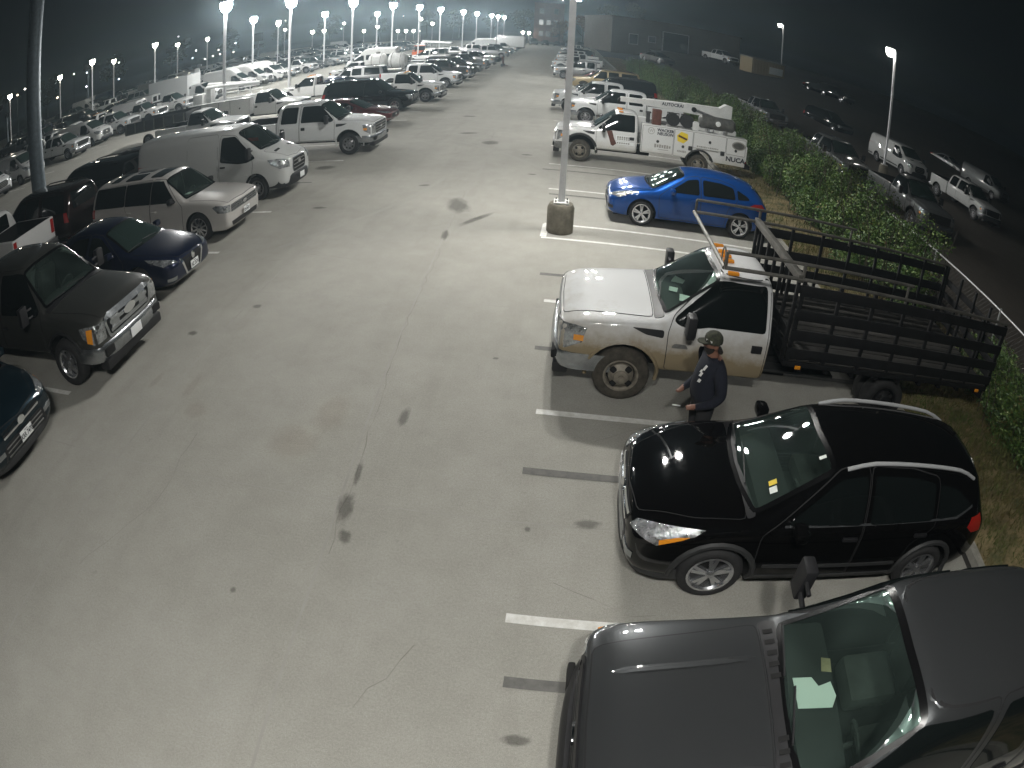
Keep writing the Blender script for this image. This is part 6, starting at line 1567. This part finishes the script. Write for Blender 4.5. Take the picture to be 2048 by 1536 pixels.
# right row, farther
clone(CREW, 'white crew-cab pickup right behind the service truck', .55, 32.8, pi)
clone(CREW, 'second white crew-cab pickup beyond the service truck', -.35, 36.7, pi)
clone(L6, 'black SUV half hidden behind two white pickups, right row', .9, 42.2, pi)
c = clone(L6, 'tan and dark full-size SUV in the right row', .55, 49.8, pi, None, P_['black'], P_['tan'])
clone(L5, 'red car nose behind the tan full-size SUV', .0, 54.2, pi)
clone(CREW, 'grey crew-cab pickup with its bumper out in the aisle', -1.2, 60.5, pi, None, P_['white_b'], P_['silver'])
for i, (k, y, c, l) in enumerate([('tall', 71, 'white', 'white regular-cab pickup with flat bed, right row beyond the grey pickup'), ('crew', 79, 'white_b', 'white crew-cab pickup, second of the far right whites'), ('crew', 90, 'white', 'small far white crew-cab pickup near the right row end'), ('suv', 98, 'black', 'dark vehicle near the far end of the right row'), ('crew', 106, 'silver', 'greyish pickup close to the far end of the right row'), ('sedan', 116, 'navy', 'dark car at the far end of the right row'), ('crew', 126, 'white_b', 'last small white pickup of the right row')]):
    far(k, -.9 - .012 * y, y, pi, c, l)
# left front row, farther
clone(CREW, 'white crew-cab pickup next beyond the white work truck', -9.3, 46.9, 0)
for k, y, c, l, x in [('crew', 53.0, 'charcoal_b', 'dark pickup beyond the second white pickup, left row', -9.4), ('suv', 58.6, 'charcoal_b', 'dark grey SUV in the left row before a pale grey pickup', -9.5), ('crew', 64.5, 'slate', 'slate crew-cab pickup with a pale hood, left row', -9.7), ('crew', 71.8, 'silver', 'pale grey pickup standing out in front of a dark car, left row', -9.9), ('sedan', 78.5, 'black', 'dark car with bright headlamp glints, far left row', -10), ('crew', 92, 'silver', 'grey-white crew-cab pickup near the far end of the left row', -10.6), ('crew', 101, 'slate', 'dim grey pickup near the far end of the left row', -11), ('tall', 112, 'white', 'white pickup at the very end of the left row', -11.3), ('suv', 124, 'navy', 'dark SUV past the end of the left row', -11.6), ('van', 134, 'slate', 'dim van past the end of the left row', -12)]:
    far(k, x, y, 0, c, l)
# row backed up to the first one
tail = [('suv', 3.0, 'black', 'black SUV tail at the far left edge'), ('cuv', 6.4, 'charcoal_b', 'dark compact SUV hidden behind the grey pickup'), ('tall', 11.6, 'white', 'white pickup tailgate corner at the left edge above the grey pickup'), ('suv', 13.9, 'maroon', 'dark maroon SUV behind the navy sedan'), ('suv', 16.9, 'black', 'black SUV behind the boxy white wagon, hiding the foot of the thick pole'), ('cuv', 19.9, 'maroon', 'dark brownish compact SUV tucked behind the cargo van tail')]
far('tall', -16.4, 27.2, 0, 'white_b', 'white pickup behind the bed of the near white crew cab')
for k, y, c, l in tail: far(k, -18.6 if k != 'tall' else -18.9, y, pi, c, l)
for k, x, y, rz, c, l in [('work', -18.9, 40.5, pi, 'white', 'white work truck bed behind the bucket truck cab'), ('sedan', -18.6, 44.0, pi, 'navy', 'dark blue car roof behind the red coupe'), ('suv', -18.6, 47.6, pi, 'silver', 'silver wagon roof below the tank truck'), ('crew', -18.8, 60.4, pi, 'slate', 'dark pickup right of the tank truck'), ('tall', -18.8, 64.5, pi, 'white', 'white pickup between the tank truck and the passenger van'), ('work', -19, 75.0, pi, 'white', 'white work truck just beyond the passenger van'), ('crew', -19, 79.8, pi, 'charcoal_b', 'dark pickup beside an orange machine'), ('bucket', -15.2, 88, 0, 'white', 'small far bucket truck in the white work trucks'), ('crew', -13.6, 97, 0, 'white', 'bright white pickup high in the rows left of the aisle end'), ('tall', -19, 105, pi, 'white_b', 'white flatbed pickup left of the aisle end'), ('high', -19, 113, pi, 'white_b', 'far high-roof van left of the aisle end'), ('box', -17, 122, pi, 'white_b', 'far box truck near the end of the rows'), ('work', -19, 130, pi, 'white', 'far white work truck near the end of the rows')]:
    far(k, x, y, rz, c, l)
# second row facing the camera side
clone(VAN2, 'white cargo van nose at the left edge left of the thick pole', -33.0, 26.4, 0)
clone(CREW, 'white pickup with dark grille in front of the second-row van', -33.0, 31.6, 0)
clone(TALL, 'white pickup just left of the box truck cab', -32.0, 45.4, 0)
clone(HV, 'middle one of three white high-roof vans', -31.8, 60.2, 0, 'white high-roof vans side by side'); clone(HV, 'farthest of three white high-roof vans', -31.8, 63.9, 0, 'white high-roof vans side by side')
far('crew', -31.9, 67.6, 0, 'white', 'white pickup tucked beside the farthest high-roof van'); far('tall', -31.6, 72.4, 0, 'white', 'white pickup right of the high-roof vans with dark wheel arches'); far('van', -33, 23, 0, 'white_b', 'white van half out of frame at the far left')
rg = random.Random(8)
greys = ['slate', 'charcoal_b', 'silver', 'slate', 'white_b', 'black', 'silver', 'grey_white']
for i in range(20):
    y = 76 + i * 3.3; k, c = rg.choice(['crew', 'suv', 'crew', 'cuv', 'sedan', 'crew']), rg.choice(greys); l = row_label(k, c, y, 'the second row'); far(k, -31.8 - rg.uniform(0, .8), y, 0, c, l, l)
for i in range(38):
    y = 20 + i * 3.15
    if rg.random() < .08: continue
    k = rg.choice(['crew', 'crew', 'van', 'tall', 'suv', 'work', 'high']) if i < 20 else rg.choice(['crew', 'suv', 'sedan', 'crew', 'tall'])
    c = rg.choice(['white', 'white_b', 'grey_white', 'slate', 'charcoal_b', 'silver']); l = row_label(k, c, y, 'the row behind the second row'); far(k, -41.6 - rg.uniform(0, .8), y, pi, c, l, l)
for row, x, rz, y0, n in ((0, -52.2, 0, 40, 36), (1, -62, pi, 46, 34), (2, -74, 0, 60, 28), (3, -84, pi, 70, 24)):
    for i in range(n):
        if rg.random() < .12: continue
        k, c = rg.choice(['crew', 'van', 'tall', 'suv', 'sedan', 'cuv', 'crew', 'high']), rg.choice(['white', 'white_b', 'grey_white', 'slate', 'charcoal_b', 'silver', 'maroon', 'navy'])
        l = row_label(k, c, y0 + i * 3.3, ('the third row', 'the fourth row', 'the fifth row', 'the last row')[row]); far(k, x - rg.uniform(0, .8), y0 + i * 3.3, rz, c, l, l)
for i in range(9): far(rg.choice(['suv', 'sedan', 'cuv', 'crew']), -18 + i * 3.1, 172, -pi / 2, rg.choice(['navy', 'black', 'charcoal_b', 'teal']), 'dark vehicle in the line across the end of the aisle', 'dark vehicles across the end of the aisle')
# orange machine between far trucks
r = thing('compact_loader', 'small orange machine among the dark trucks below the lamp row', 'machine', (-20.4, 84, 0), .6)
M['orange'] = mat('orange', (.55, .12, .03), .5)
MB().box((0, 0, .9), (2.2, 1.3, .9), .12).build('body', M['orange'], r); MB().box((-.2, 0, 1.7), (1.1, 1.1, .9), .08).build('cab', M['tinted'], r); MB().box((-.2, 0, 2.2), (1.2, 1.2, .08), .03).build('roof', M['orange'], r)
MB().tube([(-.9, .75, 1.5), (.7, .75, 1.3), (1.5, .75, .5)], .09, 6).tube([(-.9, -.75, 1.5), (.7, -.75, 1.3), (1.5, -.75, .5)], .09, 6).build('lift_arm', M['orange'], r); MB().box((1.7, 0, .35), (.5, 1.7, .5), .05).build('bucket', M['tank_grey'], r)
for xx in (.6, -.6):
    for sg in (1, -1): wheel(r, xx, sg * .82, .42, .28, .22, 'steel', sg, 'rubber', 'dull_alloy')
# brownish hand cart in front of the pale grey pickup
r = thing('hand_cart', 'small reddish-brown upright cart at the aisle edge by the pale grey pickup', 'cart', (-8.2, 72.8, 0), -.3)
MB().tube([(0, .22, .15), (-.12, .22, 1.25), (-.12, -.22, 1.25), (0, -.22, .15)], .03, 6).build('frame', M['rust_red'], r); MB().box((-.05, 0, .75), (.06, .5, .85), .02).build('back_panel', M['rust_red'], r); MB().box((.28, 0, .10), (.5, .45, .05), .01).build('toe_plate', M['rust_red'], r)
for sg in (1, -1): wheel(r, -.05, sg * .3, .16, .08, .08, 'steel', sg)

# right-hand dark lot
far('crew', 14.2, 44.5, -pi / 2 + .12, 'slate', 'grey pickup parked past the hedge behind the service truck')
far('crew', 13.2, 27.6, -pi / 2 + .10, 'slate', 'grey pickup roof showing over the hedge beyond the fence')
far('tall', 14.4, 21.4, -pi / 2 + .05, 'slate', 'grey pickup rear beside the hedge, nearer one in the dark lot')
far('suv', 22.8, 51.0, -pi / 2 + .35, 'black', 'black SUV driving lane side of the dark lot, facing the camera')
far('van', 22.4, 36.6, -pi / 2 + .12, 'grey_white', 'pale cargo van in the dark lot under the lone lamp')
far('crew', 23.4, 28.4, -pi / 2 + .10, 'grey_white', 'pale pickup in front of the cargo van, dark lot')
far('sedan', 38, 52, -pi / 2 + .3, 'silver', 'silver car farther back in the dark lot'); far('van', 36, 42, -pi / 2 + .2, 'slate', 'dim van farther back in the dark lot, right edge')

for i, (u, v, d, k, c, l) in enumerate([(1460, 122, 95, 'crew', 'white_b', 'small white pickup in front of the warehouse'), (1655, 185, 76, 'sedan', 'black', 'black car up the slope right of the container'), (1690, 200, 70, 'suv', 'black', 'black SUV up the slope right of the container'), (1330, 122, 105, 'sedan', 'charcoal_b', 'dark car in the shadow below the warehouse wall')]):
    P = ground_px(u, v + 8); far(k, P.x, P.y, -pi / 2 + .5, c, l, z=P.z)

# papers on dashboards
paperwork('large sheet of paper at the near end of the stake truck dashboard', [(1.70, 8.42, 1.235), (1.86, 8.38, 1.235), (1.90, 8.60, 1.235), (1.74, 8.66, 1.235)])
paperwork('small folded paper in the middle of the stake truck dashboard', [(1.58, 8.74, 1.235), (1.70, 8.70, 1.235), (1.74, 8.86, 1.235), (1.61, 8.90, 1.235)])
paperwork('crumpled paper at the far end of the stake truck dashboard', [(1.66, 9.10, 1.235), (1.84, 9.06, 1.235), (1.90, 9.20, 1.235), (1.76, 9.34, 1.235), (1.70, 9.22, 1.235)])
paperwork('big torn white paper on the charcoal pickup dashboard', [(1.93, 1.93, 1.30), (2.22, 1.90, 1.30), (2.27, 2.0, 1.30), (2.24, 2.14, 1.30), (2.13, 2.11, 1.30), (2.08, 2.2, 1.30), (1.92, 2.21, 1.30)])
paperwork('small yellowish note on the charcoal pickup dashboard', [(2.18, 2.25, 1.298), (2.27, 2.23, 1.298), (2.28, 2.36, 1.298), (2.20, 2.38, 1.298)], 'tan_box')
paperwork('white paper on the boxy wagon dashboard', [(-9.78, 13.6, 1.16), (-9.62, 13.58, 1.16), (-9.60, 13.8, 1.16), (-9.76, 13.82, 1.16)])
paperwork('white paper on the cargo van dashboard', [(-9.42, 17.2, 1.37), (-9.28, 17.18, 1.37), (-9.26, 17.42, 1.37), (-9.4, 17.44, 1.37)])

# ------------------------------------------------------------------ the man between the SUV and the stake truck
def person(x, y, rz):
    V = []; E = []; Rr = []
    def v(p, r): V.append(p); Rr.append(r if isinstance(r, tuple) else (r, r)); return len(V) - 1
    def chain(a, pts):
        for p, r in pts:
            b = v(p, r); E.append((a, b)); a = b
        return a
    pel = v((0, 0, .97), (.185, .160))
    ch = chain(pel, [((.035, 0, 1.10), (.200, .185)), ((.02, 0, 1.26), (.205, .180)), ((-.012, 0, 1.40), (.190, .150))])
    nk = chain(ch, [((.0, 0, 1.50), (.100, .095)), ((.022, 0, 1.565), .064), ((.042, 0, 1.63), (.080, .088)), ((.048, 0, 1.70), (.082, .098)), ((.040, 0, 1.775), (.066, .076))])
    for sg in (1, -1):
        chain(ch, [((-.015, sg * .185, 1.425), .095), ((-.03, sg * .255, 1.35), .088), ((-.06, sg * .300, 1.14), .072), ((.04, sg * .280, 1.02), .060), ((.20, sg * .21, .955), .042), ((.245, sg * .185, .94), (.030, .034)), ((.305, sg * .175, .925), (.018, .040))])
        chain(pel, [((.0, sg * .105, .88), (.120, .12)), ((.01, sg * .115, .66), .095), ((.02, sg * .11, .50), .062), ((-.005, sg * .112, .30), .056), ((-.03, sg * .115, .10), .042), ((.05, sg * .118, .05), (.045, .040)), ((.15, sg * .124, .035), (.045, .028))])
    for sg in (1, -1):                                        # fingers: own chains rooted in the palm
        px0, py0, pz0 = .30, sg * .175, .925
        for k, (dz, ln) in enumerate(((.024, .070), (.008, .078), (-.008, .074), (-.024, .058))):
            a = v((px0, py0, pz0 + dz), .0095)
            chain(a, [((px0 + ln * .45, py0 - sg * .006, pz0 + dz - .004), .009), ((px0 + ln * .75, py0 - sg * .030, pz0 + dz - .010), .0085), ((px0 + ln * .66, py0 - sg * .052, pz0 + dz - .014), .007)])
        a = v((px0 - .035, py0 - sg * .010, pz0 + .028), .011); chain(a, [((px0 + .0, py0 - sg * .034, pz0 + .046), .010), ((px0 + .035, py0 - sg * .046, pz0 + .036), .008)])
    me = bpy.data.meshes.new('person'); me.from_pydata(V, E, [])
    o = bpy.data.objects.new('tmp', me); COL.objects.link(o)
    o.modifiers.new('s', 'SKIN'); 
    for i, d in enumerate(me.skin_vertices[0].data): d.radius = Rr[i]; d.use_root = (i == 0)
    o.modifiers.new('u', 'SUBSURF').levels = 2
    dg = bpy.context.evaluated_depsgraph_get(); m2 = bpy.data.meshes.new_from_object(o.evaluated_get(dg)); bpy.data.objects.remove(o)
    m2.materials.clear()
    for mm in (M['shirt'], M['trousers'], M['skin'], M['shoe']): m2.materials.append(mm)
    for p in m2.polygons:
        c = p.center; i = 0
        if c.z > 1.60 or (c.z > 1.515 and math.hypot(c.x, c.y) < .125) or (c.x > .215 and c.z < 1.0): i = 2
        elif c.z < .90 and c.x < .19 and abs(c.y) < .27: i = 1
        if c.z < .085: i = 3
        p.material_index = i; p.use_smooth = True
    P = put('person', m2); tag(P, 'man in a dark cap and navy long-sleeved shirt standing beside the white stake truck', 'person')
    P.location = (x, y, 0); P.rotation_euler = (0, 0, rz)
    sk = Skin(m2)
    # head details
    b = MB(); b.lathe([(.112, .0), (.113, .03), (.104, .07), (.075, .105), (.03, .122), (.0001, .125)], 20, 'z', (.038, 0, 1.70)); 
    b.prism([(.105, -.075), (.20, -.066), (.235, -.03), (.24, 0), (.235, .03), (.20, .066), (.105, .075)], 1.700, 1.712, 'z'); cp = b.build('cap', M['camo'], P)
    o2 = MB().box((0, 0, 0), (.004, .085, .022)).build('cap_patch', M['ink_white'], cp, loc=(.125, .060, 1.735)); o2.rotation_euler = (0, 0, radians(32))
    b = MB(); b.lathe([(.0001, -.115), (.035, -.105), (.062, -.07), (.078, -.02), (.080, .0)], 14, 'z', (.062, 0, 1.645)); b.build('beard', M['hair'], P)
    b = MB(); b.tube([(.118, 0, 1.690), (.150, 0, 1.655), (.122, 0, 1.640)], [.010, .017, .010], 6); b.build('nose', M['skin'], P)
    for sg in (1, -1):
        b = MB(); b.lathe([(.0001, -.010), (.022, -.006), (.028, .004), (.0001, .012)], 10, 'y', (.035, sg * .096, 1.662)); b.build('ear', M['skin'], P)
        b = MB(); b.lathe([(.0001, -.008), (.009, 0), (.0001, .008)], 8, 'y', (.128, sg * .034, 1.688)); b.build('eye', M['well'], P)
    b = MB(); b.tube([(-.04, .09, 1.60), (-.055, 0, 1.61), (-.04, -.09, 1.60)], .030, 6); b.build('hair', M['hair'], P)
    for k, (y0, z0, h) in enumerate(((.075, 1.36, .07), (.070, 1.28, .06), (.085, 1.21, .05), (.05, 1.32, .04))):
        fr = 'F'; poly = [(y0 - .018, z0), (y0 + .02, z0 + .01), (y0 + .028, z0 + h), (y0 - .006, z0 + h)]
        bm_obj(sk.patch(poly, fr, .004, 0.0, .05), 'shirt_print', M['ink_white'], P)
    return P
M['shirt'] = mat('shirt', (.006, .008, .018), .9, noise=.3, nscale=20); M['trousers'] = mat('trousers', (.016, .016, .018), .9); M['skin'] = mat('skin', (.22, .105, .07), .55, noise=.2); M['shoe'] = mat('shoe', (.02, .018, .016), .7)
M['camo'] = mat('camo', (.055, .058, .035), .9, noise=.8, nscale=22, col2=(.012, .013, .010)); M['hair'] = mat('hair', (.014, .010, .008), .9)
person(1.80, 6.36, pi + .22)
b = MB(); b.tube([(1.475, 6.135, .940), (1.375, 6.11, .962)], .006, 6); tag(b.build('cigarette', M['paper']), 'thin white stick held out in the hand of the man', 'cigarette')

# ------------------------------------------------------------------ night air
if HAZE > 0:
    hz_m = bpy.data.materials.new('night_haze'); hz_m.use_nodes = True; nt = hz_m.node_tree; nt.nodes.clear()
    o_ = nt.nodes.new('ShaderNodeOutputMaterial'); pv = nt.nodes.new('ShaderNodeVolumePrincipled'); pv.inputs['Density'].default_value = HAZE; pv.inputs['Color'].default_value = (.66, .86, .98, 1); pv.inputs['Anisotropy'].default_value = .6
    nt.links.new(pv.outputs[0], o_.inputs['Volume'])
    b = MB(); b.box((0, 250, 8.2), (900, 700, 19.4)); hb = b.build('haze', hz_m, smooth=False); tag(hb, kind='stuff'); hb.data.materials[0] = hz_m
